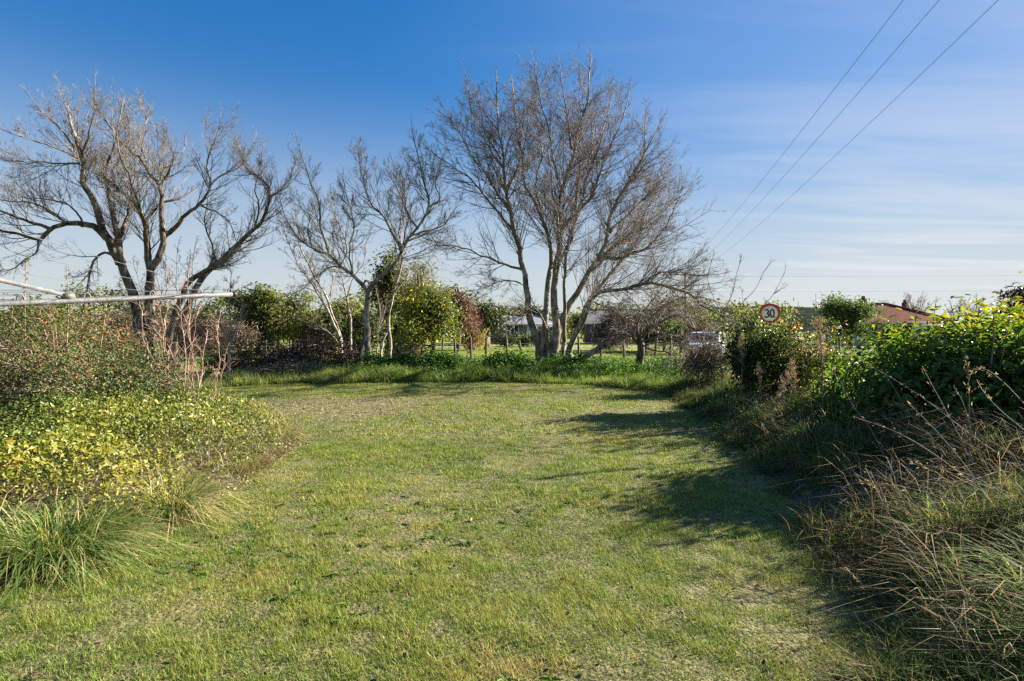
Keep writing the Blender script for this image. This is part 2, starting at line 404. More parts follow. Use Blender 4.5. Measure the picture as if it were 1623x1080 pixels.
xs = np.r_[-3000, -1500, -700, -350, -180, -100, -60, -40, -30, np.arange(-22, 22.01, 0.5), 30, 40, 60, 100, 180, 350, 700, 1500, 3000]
ys = np.r_[-300, -80, -30, -10, -4, np.arange(0, 30.01, 0.5), 36, 45, 60, 90, 150, 300, 600, 1200, 2500, 5000]
def gz_all(X, Y):
    inside = in_poly(X.ravel(), Y.ravel(), LAWN).reshape(X.shape)
    return ground_z(X, Y) - np.where(inside, 0.09, 0.0) * 1.0
g = grid_mesh('ground', xs, ys, gz_all, ground_material())
tag(g, 'grassy ground and open paddock beyond the garden', 'ground', kind='structure')

lawn_m = border_soil_material()
lx = np.arange(-8.6, 4.2, 0.1); ly = np.arange(1.0, 17.0, 0.1)
lw = grid_mesh('lawn', lx, ly, lambda X, Y: lawn_bump(X, Y), lawn_m, keep=lambda x, y: in_poly(x, y, LAWN))
tag(lw, 'mown lawn running back between the borders', 'lawn', kind='structure')

# ------------------------------------------------------------------ grass blades
def blades(rng, base, h, w, lean, segs=2, az=None, droop=0.0, tint=None):
    """curved tapering blades; base (n,3)"""
    n = len(base)
    if az is None: az = rng.random(n) * 2 * np.pi
    d = np.stack([np.cos(az), np.sin(az), np.zeros(n)], 1)
    fa = az + np.pi / 2 + rng.normal(0, 0.5, n)
    s = np.stack([np.cos(fa), np.sin(fa), np.zeros(n)], 1)
    ts = np.linspace(0, 1, segs + 1)
    rows = []
    for t in ts:
        out = lean * (t ** 1.6)
        up = t * np.sqrt(np.clip(1 - (lean * 0.75) ** 2 * t, 0.08, 1)) - droop * t ** 3
        c = base + d * (h * out)[:, None] + np.array([0, 0, 1.0]) * (h * up)[:, None]
        rows.append(c)
    V, T = [], []
    m = 2 * segs + 1
    Vv = np.empty((n, m, 3))
    for i in range(segs):
        ww = (w * (1 - 0.45 * ts[i]) * 0.5)[:, None]
        Vv[:, 2 * i] = rows[i] - s * ww
        Vv[:, 2 * i + 1] = rows[i] + s * ww
    Vv[:, m - 1] = rows[segs]
    loc = []
    for i in range(segs - 1):
        a = 2 * i
        loc += [(a, a + 1, a + 3), (a, a + 3, a + 2)]
    loc.append((2 * segs - 2, 2 * segs - 1, 2 * segs))
    loc = np.array(loc)
    Tt = (np.arange(n) * m)[:, None, None] + loc[None]
    if tint is None: tint = rng.random(n)
    return Vv.reshape(-1, 3), Tt.reshape(-1, 3), np.repeat(tint, m)

rng = np.random.default_rng(7)
def scatter_lawn(n, y0, y1):
    """points on the lawn between two depths, thinned at the worn strip"""
    out = []
    got = 0
    while got < n:
        k = n * 2
        y = rng.uniform(y0, y1, k); x = rng.uniform(-8.5, 4.0, k)
        ok = in_poly(x, y, LAWN) & (np.abs(x) < 0.93 * y + 0.35)
        ok &= rng.random(k) > 0.86 * bare_patch(x, y)
        # thin and thick tufts
        dens = 0.35 + 0.9 * vnoise(x, y, 11, 0.10) * (0.5 + vnoise(x, y, 12, 0.5))
        ok &= rng.random(k) < dens
        out.append(np.stack([x[ok], y[ok]], 1)); got += int(ok.sum())
    return np.concatenate(out)[:n]

chunks = []
for n, y0, y1, hh, wd in ((230000, 2.0, 4.4, 0.027, 0.0036), (160000, 4.4, 8.0, 0.030, 0.0058), (125000, 8.0, 17.0, 0.034, 0.012)):
    p = scatter_lawn(n, y0, y1)
    x, y = p[:, 0], p[:, 1]
    big = vnoise(x, y, 21, 1.7); mid = vnoise(x, y, 22, 0.5); fine = vnoise(x, y, 23, 0.12)
    straw = np.clip((vnoise(x, y, 24, 0.8) * 0.6 + vnoise(x, y, 25, 0.25) * 0.4 - 0.50) * 3.2, 0, 1)
    tint = 0.13 + 0.34 * big + 0.26 * (mid - 0.5) + 0.34 * (fine - 0.5) + 0.24 * straw + rng.normal(0, 0.15, n)
    tint = np.where(rng.random(n) < 0.10, rng.uniform(0.7, 1.0, n), tint)
    tint += 0.25 * bare_patch(x, y)
    h = hh * (0.30 + 1.05 * fine + 0.45 * rng.random(n)) * (0.75 + 0.6 * mid) * (1 - 0.4 * straw)
    base = np.stack([x, y, lawn_bump(x, y) - 0.004], 1)
    lean = np.abs(rng.normal(0.85, 0.4, n))
    chunks.append(blades(rng, base, h, wd * rng.uniform(0.6, 1.35, n), lean, 1, tint=np.clip(tint, 0.0, 1.0)))
V, T, t = merge(chunks)
o = mesh_tris('lawn_grass', V, T, MAT['blade'], t)
tag(o, 'short patchy lawn grass, green with straw coloured patches', 'grass', kind='stuff')

# ------------------------------------------------------------------ leaves
# (flat lawn weeds follow the leaf builder)
def leaves(rng, pos, length, aspect, nor, axis=None, near=False, fold=0.25, droop=0.15, tint=None):
    """one folded leaf at each position; nor = the side it shows, axis = the way it points"""
    n = len(pos)
    nor = nrm(nor + rng.normal(0, 0.55, (n, 3)))
    if axis is None: axis = rng.normal(0, 1, (n, 3)) + np.array([0, 0, -0.25])
    axis = nrm(axis - (axis * nor).sum(1, keepdims=True) * nor)
    s = np.cross(axis, nor)
    L = (length * rng.uniform(0.65, 1.25, n))[:, None]; W = L * aspect * 0.5
    if near:
        f = nor * W * fold
        base = pos; tip = pos + axis * L - nor * L * droop
        def pt(u, k, sg): return pos + axis * L * u + s * W * k * sg + f * k - nor * L * droop * u * u
        Vv = np.stack([base, pt(0.28, 0.85, 1), pt(0.66, 0.80, 1), tip, pt(0.66, 0.80, -1), pt(0.28, 0.85, -1)], 1)
        loc = np.array([(0, 1, 2), (0, 2, 3), (0, 3, 4), (0, 4, 5)])
    else:
        f = nor * W * fold
        Vv = np.stack([pos, pos + axis * L * 0.45 + s * W + f, pos + axis * L - nor * L * droop, pos + axis * L * 0.45 - s * W + f], 1)
        loc = np.array([(0, 1, 2), (0, 2, 3)])
    m = Vv.shape[1]
    T = ((np.arange(n) * m)[:, None, None] + loc[None]).reshape(-1, 3)
    if tint is None: tint = rng.random(n)
    return Vv.reshape(-1, 3), T, np.repeat(np.clip(tint, 0, 1), m)

r = np.random.default_rng(17)
nw = 2300
wy = 2.1 + 9.5 * r.random(nw) ** 1.6; wx = r.uniform(-1, 1, nw) * (0.92 * wy + 0.2)
kw_ = in_poly(wx, wy, LAWN) & (vnoise(wx, wy, 27, 0.9) > 0.42)
wx, wy = wx[kw_], wy[kw_]
m7 = 7
ra = (np.arange(m7) * 2.4)[None] + r.uniform(0, 6.28, (len(wx), 1))
wax = np.stack([np.cos(ra), np.sin(ra), np.full(ra.shape, 0.28)], -1).reshape(-1, 3)
wp = np.repeat(np.c_[wx, wy, lawn_bump(wx, wy) + 0.006], m7, 0)
V, T, t = leaves(r, wp, 0.042 * np.repeat(r.uniform(0.6, 1.5, len(wx)), m7), 0.42, np.tile([0, 0, 2.5], (len(wp), 1)), axis=wax, near=True, tint=np.repeat(r.uniform(0.0, 0.42, len(wx)), m7))
o = mesh_tris('lawn_weeds', V, T, MAT['blade'], t)
tag(o, 'flat leafy weeds dotted through the lawn', 'weeds', kind='stuff')

def lumpy(rng, n, c, r, shell=0.35, lump=0.22, flat_base=-0.6, nl=9):
    """n points inside a lumpy ellipsoid, crowded to its skin -> points, outward directions"""
    d = nrm(rng.normal(0, 1, (n * 2, 3)))
    d = d[d[:, 2] > flat_base][:n]
    while len(d) < n:
        e = nrm(rng.normal(0, 1, (n, 3))); d = np.concatenate([d, e[e[:, 2] > flat_base]])[:n]
    lobes = nrm(rng.normal(0, 1, (nl, 3)))
    amp = np.zeros(n)
    for l in lobes:
        amp += np.clip((d @ l - 0.55) / 0.45, 0, 1) ** 1.2
    rad = (1 - lump) + lump * 2.0 * np.clip(amp, 0, 1.1)
    u = 1 - shell * rng.random(n) ** 1.5
    p = np.array(c) + d * np.array(r) * (rad * u)[:, None]
    return p, nrm(d / np.array(r))

def foliage(rng, centres, outs, per, spread, length, aspect, near=False, tint_mu=0.5, tint_sd=0.2, clump_sd=0.2, up=0.4, tintf=None, droop=0.15, zmin=None):
    n = len(centres)
    rep = np.repeat(np.arange(n), per)
    sp = np.asarray(spread) if np.ndim(spread) else np.array([spread] * 3)
    pos = centres[rep] + rng.normal(0, 1, (n * per, 3)) * sp
    nor = outs[rep] * 0.8 + np.array([0, 0, up]) + nrm(pos - centres[rep]) * 0.5
    cl = rng.normal(0, clump_sd, n)
    tint = tint_mu + cl[rep] + rng.normal(0, tint_sd, n * per)
    if tintf is not None: tint = tintf(pos, tint)
    if zmin is not None:
        k = pos[:, 2] > zmin
        pos, nor, tint = pos[k], nor[k], tint[k]
    return leaves(rng, pos, length, aspect, nor, near=near, tint=tint, droop=droop)

def stems_to(rng, base, targets, r0, r1=0.004, k=6, wob=0.06, sides=5, sag=0.15):
    """curved branches from base (n,3) or one point to targets"""
    n = len(targets)
    b = np.broadcast_to(np.asarray(base, float), (n, 3))
    t = np.linspace(0, 1, k)[None, :, None]
    d = targets - b
    P = b[:, None] + d[:, None] * t
    L = np.linalg.norm(d, axis=1)[:, None, None]
    P[:, :, 2] += (sag * L[:, :, 0]) * (t[:, :, 0] * (1 - t[:, :, 0])) * 2
    P += rng.normal(0, 1, P.shape) * wob * L * (t * (1 - t)) * 2
    R = r0 * (1 - t[:, :, 0]) + r1 * t[:, :, 0]
    R = np.broadcast_to(R, (n, k)).copy()
    return tubes(P, R, sides)

def evergreen(seed, name, label, cat, base, top, rx, ry, mat, leaf=0.12, aspect=0.45, clumps=150, per=70, spread=0.28, crown_lo=0.25,
              bark='bark_dark', lump=0.25, tint_mu=0.5, group=None, extra=None, shell=0.45, trunk_r=None, up=0.4):
    """leafy tree or bush: empty at its foot > trunk (with limbs), crown"""
    r = np.random.default_rng(seed)
    base = np.array(base, float)
    per = int(per * 0.6); leaf = leaf * 1.22
    H = top - base[2]
    root = empty(name, base, label, cat, group)
    zc = base[2] + H * (crown_lo + (1 - crown_lo) / 2)
    cen = np.array([base[0], base[1], zc])
    rad = np.array([rx, ry, H * (1 - crown_lo) / 2])
    nl = max(5, int(clumps / 13))
    lc, ld = lumpy(r, nl, cen, rad * 0.66, shell=0.9, lump=lump, flat_base=-0.95)
    cs_, ds_, ts_ = [], [], []
    for q in range(nl):
        lr = rad * r.uniform(0.20, 0.46) * np.array([1, 1, r.uniform(0.75, 1.2)])
        a_, b_ = lumpy(r, max(4, clumps // nl), lc[q], lr, shell=0.7, lump=0.3, flat_base=-0.7)
        cs_.append(a_); ds_.append(nrm(b_ + ld[q] * 0.5)); ts_.append(np.full(len(a_), r.normal(0, 0.14)))
    c, d, lt = np.concatenate(cs_), np.concatenate(ds_), np.concatenate(ts_)
    c[:, 2] = np.maximum(c[:, 2], base[2] + 0.05)
    clumps = len(c)
    sp_ = spread * r.uniform(0.6, 1.5, (clumps, 1))
    pos = np.repeat(c, per, 0) + r.normal(0, 1, (clumps * per, 3)) * np.repeat(sp_, per, 0) * [1, 1, 0.8]
    nor_ = np.repeat(d, per, 0) * 0.8 + [0, 0, up] + r.normal(0, 0.25, pos.shape)
    tn = tint_mu + np.repeat(lt + r.normal(0, 0.14, clumps), per) + r.normal(0, 0.18, len(pos))
    kz = pos[:, 2] > base[2] + 0.02
    ch = [leaves(r, pos[kz], leaf * r.uniform(0.7, 1.3, int(kz.sum())), aspect, nor_[kz], tint=tn[kz])]
    if extra: ch += extra(r, cen, rad)
    V, T, t = merge(ch)
    tr = trunk_r or 0.035 * H
    tp = resample([base - [0, 0, 0.1], base + [0.04 * H, 0, H * 0.3], [base[0], base[1], zc + 0.25 * H]], 8)
    V1, Q1 = tubes(tp[None], np.linspace(tr, tr * 0.3, 8)[None], 8)
    sel = r.choice(clumps, min(clumps, 60), replace=False)
    fr = tp[r.integers(2, 7, len(sel))]
    V2, Q2 = stems_to(r, fr, c[sel], tr * 0.35, 0.006, 6)
    mesh_tris('trunk', np.concatenate([V1, V2]), np.concatenate([Q1, Q2 + len(V1)]), MAT[bark], smooth=True, parent=root)
    mesh_tris('crown', V, T, mat, t, parent=root)
    return root

# ------------------------------------------------------------------ bare trees
def grow(r, O, D, L, R0, k, wob, up, tip=0.25):
    n = len(O)
    P = np.empty((n, k, 3)); P[:, 0] = O
    d = nrm(D)
    st = (L / (k - 1))[:, None]
    for i in range(1, k):
        d = nrm(d + r.normal(0, wob, (n, 3)) + np.array([0, 0, up]))
        P[:, i] = P[:, i - 1] + d * st
    R = R0[:, None] * np.linspace(1, tip, k)[None]
    return P, R

def spawn(r, P, R, count, t0, t1, ang, ratio, rr, lmin=0.08, Ls=None, flat=1.0):
    """count children on each branch -> origins, directions, lengths, radii"""
    n, k, _ = P.shape
    if Ls is None: Ls = np.linalg.norm(np.diff(P, axis=1), axis=2).sum(1)
    rep = np.repeat(np.arange(n), count)
    m = len(rep)
    t = r.uniform(t0, t1, m)
    f = t * (k - 1); i = np.minimum(f.astype(int), k - 2); fr = (f - i)[:, None]
    O = P[rep, i] * (1 - fr) + P[rep, i + 1] * fr
    tang = nrm(P[rep, i + 1] - P[rep, i])
    q = r.normal(0, 1, (m, 3)); q[:, 1] *= flat
    side = nrm(q - (q * tang).sum(1, keepdims=True) * tang)
    a = r.uniform(ang[0], ang[1], m)[:, None]
    D = tang * np.cos(a) + side * np.sin(a)
    L = np.maximum(Ls[rep] * r.uniform(ratio[0], ratio[1], m) * (1.12 - 0.62 * t), lmin)
    Rr = (R[rep, i] * (1 - fr[:, 0]) + R[rep, i + 1] * fr[:, 0]) * rr
    return O, D, L, Rr

def bare_tree(seed, name, label, base, limbs, bark, twig, dens=3.0, L1=(0.9, 2.2), n2=7, n3=6, twig_r=0.0045, up=(0.10, 0.07, 0.05), wob=(0.10, 0.13, 0.16),
              buds=0.0, bud_r=0.012, cat='tree', group=None, r1=0.022, ang=(0.45, 1.0), tmin=0.22, rs=0.78, a2=(0.4, 0.85), q2=(0.24, 0.50)):
    """limbs: list of (points (k,3), r_start, r_end). empty > trunk (stems and limbs), crown (branches, twigs, buds)"""
    r = np.random.default_rng(seed)
    root = empty(name, base, label, cat, group)
    K = 22
    Pm = np.stack([resample(l[0], K) for l in limbs])
    # slight natural wander of the limbs
    jit = r.normal(0, 1, Pm.shape); jit = (jit + np.roll(jit, 1, 1) + np.roll(jit, -1, 1)) / 3
    LM = np.linalg.norm(np.diff(Pm, axis=1), axis=2).sum(1)
    Pm[:, 1:-1] += (jit * (0.010 * LM[:, None, None]))[:, 1:-1]
    Rm = rs * np.stack([l[1] + (l[2] - l[1]) * np.linspace(0, 1, K) ** 0.62 for l in limbs])
    V, Q = tubes(Pm, Rm, 9)
    # branches along each limb
    Os, Ds, Ls, Rs = [], [], [], []
    for i in range(len(limbs)):
        c = max(2, int(LM[i] * dens))
        t0 = limbs[i][3] if len(limbs[i]) > 3 else tmin
        if t0 >= 1: continue
        O, D, L, R_ = spawn(r, Pm[i:i + 1], Rm[i:i + 1], c, t0, 1.0, ang, L1, 0.5, Ls=np.ones(1))
        L = L * np.clip(0.5 + LM[i] / 8, 0.6, 1.15)
        Os.append(O); Ds.append(D); Ls.append(L); Rs.append(np.clip(R_, 0.008, r1))
        # the limb's own end runs on as a branch
        Os.append(Pm[i, -1:]); Ds.append(Pm[i, -1:] - Pm[i, -3:-2]); Ls.append(np.array([L1[1] * 0.42])); Rs.append(np.array([max(limbs[i][2], 0.01)]))
    O, D, L, R_ = (np.concatenate(a) for a in (Os, Ds, Ls, Rs))
    P1, R1 = grow(r, O, D, L, R_, 7, wob[0], up[0])
    O, D, L, R_ = spawn(r, P1, R1, n2, 0.12, 1.0, a2, q2, 0.62)
    P2, R2 = grow(r, O, D, L, np.clip(R_, twig_r * 1.2, 1), 4, wob[1] * 1.25, up[1] * 1.6)
    O, D, L, R_ = spawn(r, P2, R2, n3, 0.15, 1.0, a2, (0.32, 0.70), 0.7)
    P3, R3 = grow(r, O, D, L, np.clip(R_, twig_r, twig_r * 1.3), 2, wob[2], up[2], 0.6)
    V1, Q1 = tubes(P1, R1, 4); V2, Q2 = tubes(P2, R2, 3); V3, Q3 = tubes(P3, R3, 3)
    mesh_tris('trunk', V, Q, MAT[bark], smooth=True, parent=root)
    Vs, Qs = [V1, V2, V3], [Q1, Q2 + len(V1), Q3 + len(V1) + len(V2)]
    if buds:
        tips = P3[:, -1][r.random(len(P3)) < buds]
        n = len(tips)
        a = nrm(r.normal(0, 1, (n, 3)) + [0, 0, 0.6]); s = nrm(np.cross(a, r.normal(0, 1, (n, 3)))); b = np.cross(a, s)
        q = (bud_r * r.uniform(0.6, 1.4, n))[:, None]
        Vb = np.stack([tips - a * q, tips + s * q * .6, tips + b * q * .6, tips - s * q * .6, tips - b * q * .6, tips + a * q * 2.4], 1).reshape(-1, 3)
        loc = np.array([(0, 1, 5, 2), (0, 2, 5, 3), (0, 3, 5, 4), (0, 4, 5, 1)])
        Qb = ((np.arange(n) * 6)[:, None, None] + loc[None]).reshape(-1, 4)
        off = sum(len(v) for v in Vs)
        Vs.append(Vb); Qs.append(Qb + off)
    mesh_tris('crown', np.concatenate(Vs), np.concatenate(Qs), MAT[twig], smooth=True, parent=root)
    return root

def trace(Y0, Y1, pts):
    """a limb seen at these pixels, its distance changing evenly from Y0 to Y1"""
    n = len(pts)
    s = np.r_[0, np.cumsum(np.hypot(*np.diff(np.array(pts, float), axis=0).T))]; s /= s[-1]
    return np.array([at(p[0], p[1], Y0 + (Y1 - Y0) * u) for p, u in zip(pts, s)])

def branch_at(limb, t):
    p = resample(limb, 40)
    return p[int(t * 39)]

#@@TREES@@
# -- the tall many-stemmed tree in the middle
Yb = 22.0
G0 = lambda p, Y: (p[0], p[1], 0.0)
big = [
    (trace(Yb, 20.6, [(853, 592), (851, 560), (844, 507), (832, 440), (822, 387), (810, 358), (803, 310), (795, 252), (791, 195), (788, 142)]), 0.25, 0.03, 0.42),
    (trace(21.4, 19.6, [(812, 362), (791, 339), (752, 291), (723, 267), (702, 250)]), 0.085, 0.02, 0.15),
    (trace(21.6, 22.8, [(829, 428), (800, 418), (762, 404), (728, 392), (700, 390)]), 0.075, 0.018, 0.2),
    (trace(21.0, 22.4, [(803, 310), (820, 262), (832, 215), (838, 160)]), 0.07, 0.02, 0.1),
    (trace(21.0, 19.8, [(797, 262), (770, 215), (752, 170), (745, 140)]), 0.06, 0.018, 0.1),
    (trace(21.2, 19.6, [(806, 335), (775, 285), (745, 235), (722, 190)]), 0.07, 0.018, 0.15),
    (trace(21.0, 22.6, [(794, 245), (768, 190), (760, 140)]), 0.05, 0.016, 0.1),
    (trace(Yb + 0.3, 23.6, [(862, 592), (862, 556), (866, 493), (876, 406), (868, 370), (858, 345), (844, 315), (829, 281), (832, 243), (822, 190), (815, 132)]), 0.22, 0.03, 0.42),
    (trace(23.0, 24.4, [(858, 345), (850, 290), (860, 235), (852, 170), (848, 120)]), 0.085, 0.02, 0.1),
    (trace(Yb, 21.4, [(872, 592), (873, 556), (878, 483), (888, 406), (888, 358), (892, 300), (901, 252), (912, 204), (926, 146), (933, 95)]), 0.28, 0.03, 0.45),
    (trace(21.7, 20.2, [(888, 365), (911, 339), (937, 315), (949, 271), (965, 233), (988, 165)]), 0.12, 0.022, 0.15),
    (trace(21.6, 23.4, [(898, 266), (930, 240), (955, 190), (968, 130)]), 0.085, 0.02, 0.1),
    (trace(21.6, 20.6, [(892, 305), (876, 240), (870, 190), (860, 151), (852, 108)]), 0.08, 0.02, 0.15),
    (trace(21.5, 22.6, [(906, 225), (900, 170), (893, 120), (890, 92)]), 0.07, 0.02, 0.1),
    (trace(Yb - 0.3, 20.0, [(890, 590), (892, 555), (897, 493), (893, 440), (900, 397), (915, 350), (925, 300), (945, 240)]), 0.14, 0.03, 0.4),
    (trace(Yb, 22.4, [(876, 588), (880, 545), (896, 493), (920, 454), (945, 416), (963, 378), (973, 329), (993, 291), (1012, 255), (1024, 225)]), 0.27, 0.03, 0.35),
    (trace(22.1, 17.4, [(950, 408), (975, 410), (1000, 404), (1026, 390), (1050, 366), (1066, 338)]), 0.11, 0.02, 0.1),
    (trace(22.2, 24.0, [(967, 368), (990, 345), (1012, 325), (1040, 288), (1050, 262)]), 0.10, 0.02, 0.1),
    (trace(22.2, 21.0, [(975, 320), (1002, 280), (1020, 235), (1022, 195)]), 0.08, 0.02, 0.1),
    (trace(22.2, 23.3, [(945, 416), (990, 380), (1035, 345), (1075, 315)]), 0.08, 0.02, 0.1),
    (trace(Yb + 0.4, 24.5, [(898, 592), (905, 548), (930, 490), (955, 450), (975, 425), (1000, 395), (1020, 350), (1035, 310)]), 0.20, 0.03, 0.3),
    (trace(Yb - 0.4, 16.6, [(897, 592), (905, 550), (925, 505), (949, 468), (985, 458), (1017, 452), (1045, 453), (1080, 462), (1110, 483)]), 0.19, 0.03, 0.35),
    (trace(18.9, 16.6, [(1017, 452), (1040, 435), (1065, 430), (1095, 436)]), 0.06, 0.015, 0.1),
    (trace(Yb - 0.8, 20.4, [(905, 600), (920, 574), (940, 558), (958, 548), (976, 541)]), 0.17, 0.13, 0.9),
    (trace(22.0, 21.0, [(868, 560), (866, 525), (858, 500), (848, 490), (838, 492), (826, 505)]), 0.09, 0.03, 0.6),
    (trace(21.9, 20.6, [(836, 455), (815, 446), (795, 445), (780, 452)]), 0.05, 0.015, 0.3),
    (trace(22.0, 18.2, [(880, 440), (886, 380), (880, 320), (872, 260)]), 0.12, 0.02, 0.2),
    (trace(22.0, 26.0, [(882, 430), (905, 370), (915, 300), (920, 230), (910, 160)]), 0.12, 0.02, 0.2),
    (trace(22.3, 26.2, [(925, 445), (965, 400), (1005, 350), (1030, 300)]), 0.11, 0.02, 0.2),
]
def lower(limbs, Yref, py0, k):
    """shorten the part of a crown above row py0"""
    z0 = at(0, py0, Yref)[2]
    for l in limbs:
        p = l[0]; hi = p[:, 2] > z0
        p[hi, 2] = z0 + (p[hi, 2] - z0) * k
    return limbs
bare_tree(101, 'bare_tree', 'tallest bare tree with a fan of pale grey stems rising from the paddock edge', at(875, 590, Yb) * [1, 1, 0], lower(big, Yb, 300, 0.84), 'bark_pale', 'twig',
          dens=6.0, L1=(1.2, 2.9), n2=9, n3=5, buds=0.10, bud_r=0.010, wob=(0.04, 0.06, 0.08), r1=0.017, up=(0.06, 0.05, 0.05), ang=(0.45, 0.95), twig_r=0.0040)

# -- forked tree left of it
Ym = 20.5
mid = [
    (trace(Ym, Ym, [(581, 600), (581, 569), (582, 515), (585, 457)]), 0.17, 0.13, 2.0),
    (trace(Ym, 19.6, [(584, 462), (604, 441), (622, 425), (637, 399), (655, 371), (673, 349), (680, 324), (674, 298), (669, 262), (660, 222)]), 0.13, 0.02, 0.25),
    (trace(20.1, 21.4, [(636, 401), (624, 371), (608, 342), (588, 320), (576, 280), (569, 235)]), 0.075, 0.018, 0.15),
    (trace(19.9, 21.0, [(662, 363), (647, 338), (637, 309), (622, 277)]), 0.05, 0.015, 0.1),
    (trace(19.9, 18.8, [(652, 374), (680, 366), (702, 358), (716, 340)]), 0.05, 0.015, 0.1),
    (trace(19.8, 19.0, [(680, 327), (697, 314), (690, 290), (694, 262)]), 0.045, 0.014, 0.1),
    (trace(Ym, 21.4, [(583, 462), (564, 439), (539, 421), (521, 403), (499, 397), (489, 374), (491, 345)]), 0.12, 0.02, 0.2),
    (trace(21.1, 20.0, [(522, 404), (514, 381), (507, 356), (507, 334), (501, 306), (489, 273), (482, 246)]), 0.07, 0.016, 0.15),
    (trace(20.9, 22.0, [(540, 421), (550, 400), (544, 372), (533, 348), (530, 320)]), 0.05, 0.014, 0.1),
    (trace(20.8, 19.6, [(560, 437), (540, 424), (521, 425), (498, 440), (480, 458)]), 0.05, 0.014, 0.2),
    (trace(21.2, 20.2, [(505, 398), (475, 380), (455, 350), (445, 320)]), 0.05, 0.014, 0.1),
    (trace(20.6, 18.6, [(560, 437), (553, 400), (560, 360), (552, 320)]), 0.05, 0.014, 0.2),
    (trace(20.0, 22.2, [(637, 399), (645, 350), (640, 300), (648, 255)]), 0.05, 0.014, 0.2),
]
bare_tree(102, 'bare_tree', 'bare tree forking low into two crooked limbs left of the tallest tree', at(581, 595, Ym) * [1, 1, 0], lower(mid, Ym, 340, 0.86), 'bark_pale', 'twig_grey',
          dens=5.6, L1=(0.9, 2.3), n2=8, n3=5, wob=(0.06, 0.08, 0.10), r1=0.015, buds=0.2, bud_r=0.011, up=(0.09, 0.08, 0.06), ang=(0.5, 1.05), twig_r=0.0041)

# -- slender pale stems beside it
slim_a = [
    (trace(22.0, 22.4, [(545, 585), (543, 553), (532, 515), (519, 479), (507, 454), (494, 430), (478, 395), (470, 350)]), 0.11, 0.02, 0.4),
    (trace(21.9, 21.0, [(543, 575), (537, 537), (525, 500), (511, 475), (493, 447), (470, 420), (455, 380)]), 0.085, 0.016, 0.4),
    (trace(22.2, 23.0, [(519, 479), (528, 440), (520, 400), (528, 360)]), 0.04, 0.012, 0.2),
]
bare_tree(103, 'bare_tree', 'slender twin-stemmed bare tree with whitish bark leaning left', at(545, 585, 22.0) * [1, 1, 0], slim_a, 'bark_white', 'twig_pale',
          dens=3.6, L1=(0.6, 1.3), n2=6, n3=5, buds=0.2, twig_r=0.0045)
slim_b = [
    (trace(22.6, 22.8, [(557, 588), (556, 558), (554, 508), (549, 472), (541, 436), (530, 405)]), 0.095, 0.02, 0.45),
    (trace(22.7, 22.0, [(549, 472), (560, 440), (575, 420), (580, 390)]), 0.035, 0.01, 0.2),
]
bare_tree(104, 'bare_tree', 'thin straight bare trunk just left of the forked tree', at(557, 588, 22.6) * [1, 1, 0], slim_b, 'bark_white', 'twig_pale',
          dens=3.4, L1=(0.5, 1.1), n2=6, n3=5, twig_r=0.0045)
slim_c = [
    (trace(22.4, 22.4, [(617, 590), (617, 553), (619, 508), (626, 464), (633, 428), (638, 395), (634, 350), (642, 300)]), 0.105, 0.02, 0.45),
    (trace(22.4, 21.8, [(618, 520), (608, 540), (603, 575)]), 0.04, 0.05, 2.0),
    (trace(22.4, 23.2, [(626, 466), (645, 440), (655, 415), (668, 400)]), 0.035, 0.012, 0.2),
]
bare_tree(105, 'bare_tree', 'slender pale bare tree right of the forked tree, slightly bent', at(617, 590, 22.4) * [1, 1, 0], slim_c, 'bark_white', 'twig_pale',
          dens=3.4, L1=(0.5, 1.2), n2=6, n3=5, twig_r=0.0045)
slim_d = [
    (trace(23.4, 23.2, [(597, 585), (598, 545), (600, 515), (603, 495), (598, 470)]), 0.06, 0.015, 0.45),
    (trace(23.4, 23.6, [(600, 520), (608, 500), (612, 482)]), 0.03, 0.01, 0.3),
]
bare_tree(106, 'bare_sapling', 'small crooked bare sapling between the forked tree and the bent pale one', at(597, 585, 23.4) * [1, 1, 0], slim_d, 'bark_white', 'twig_pale',
          dens=4, L1=(0.4, 0.9), n2=5, n3=4, twig_r=0.0045)

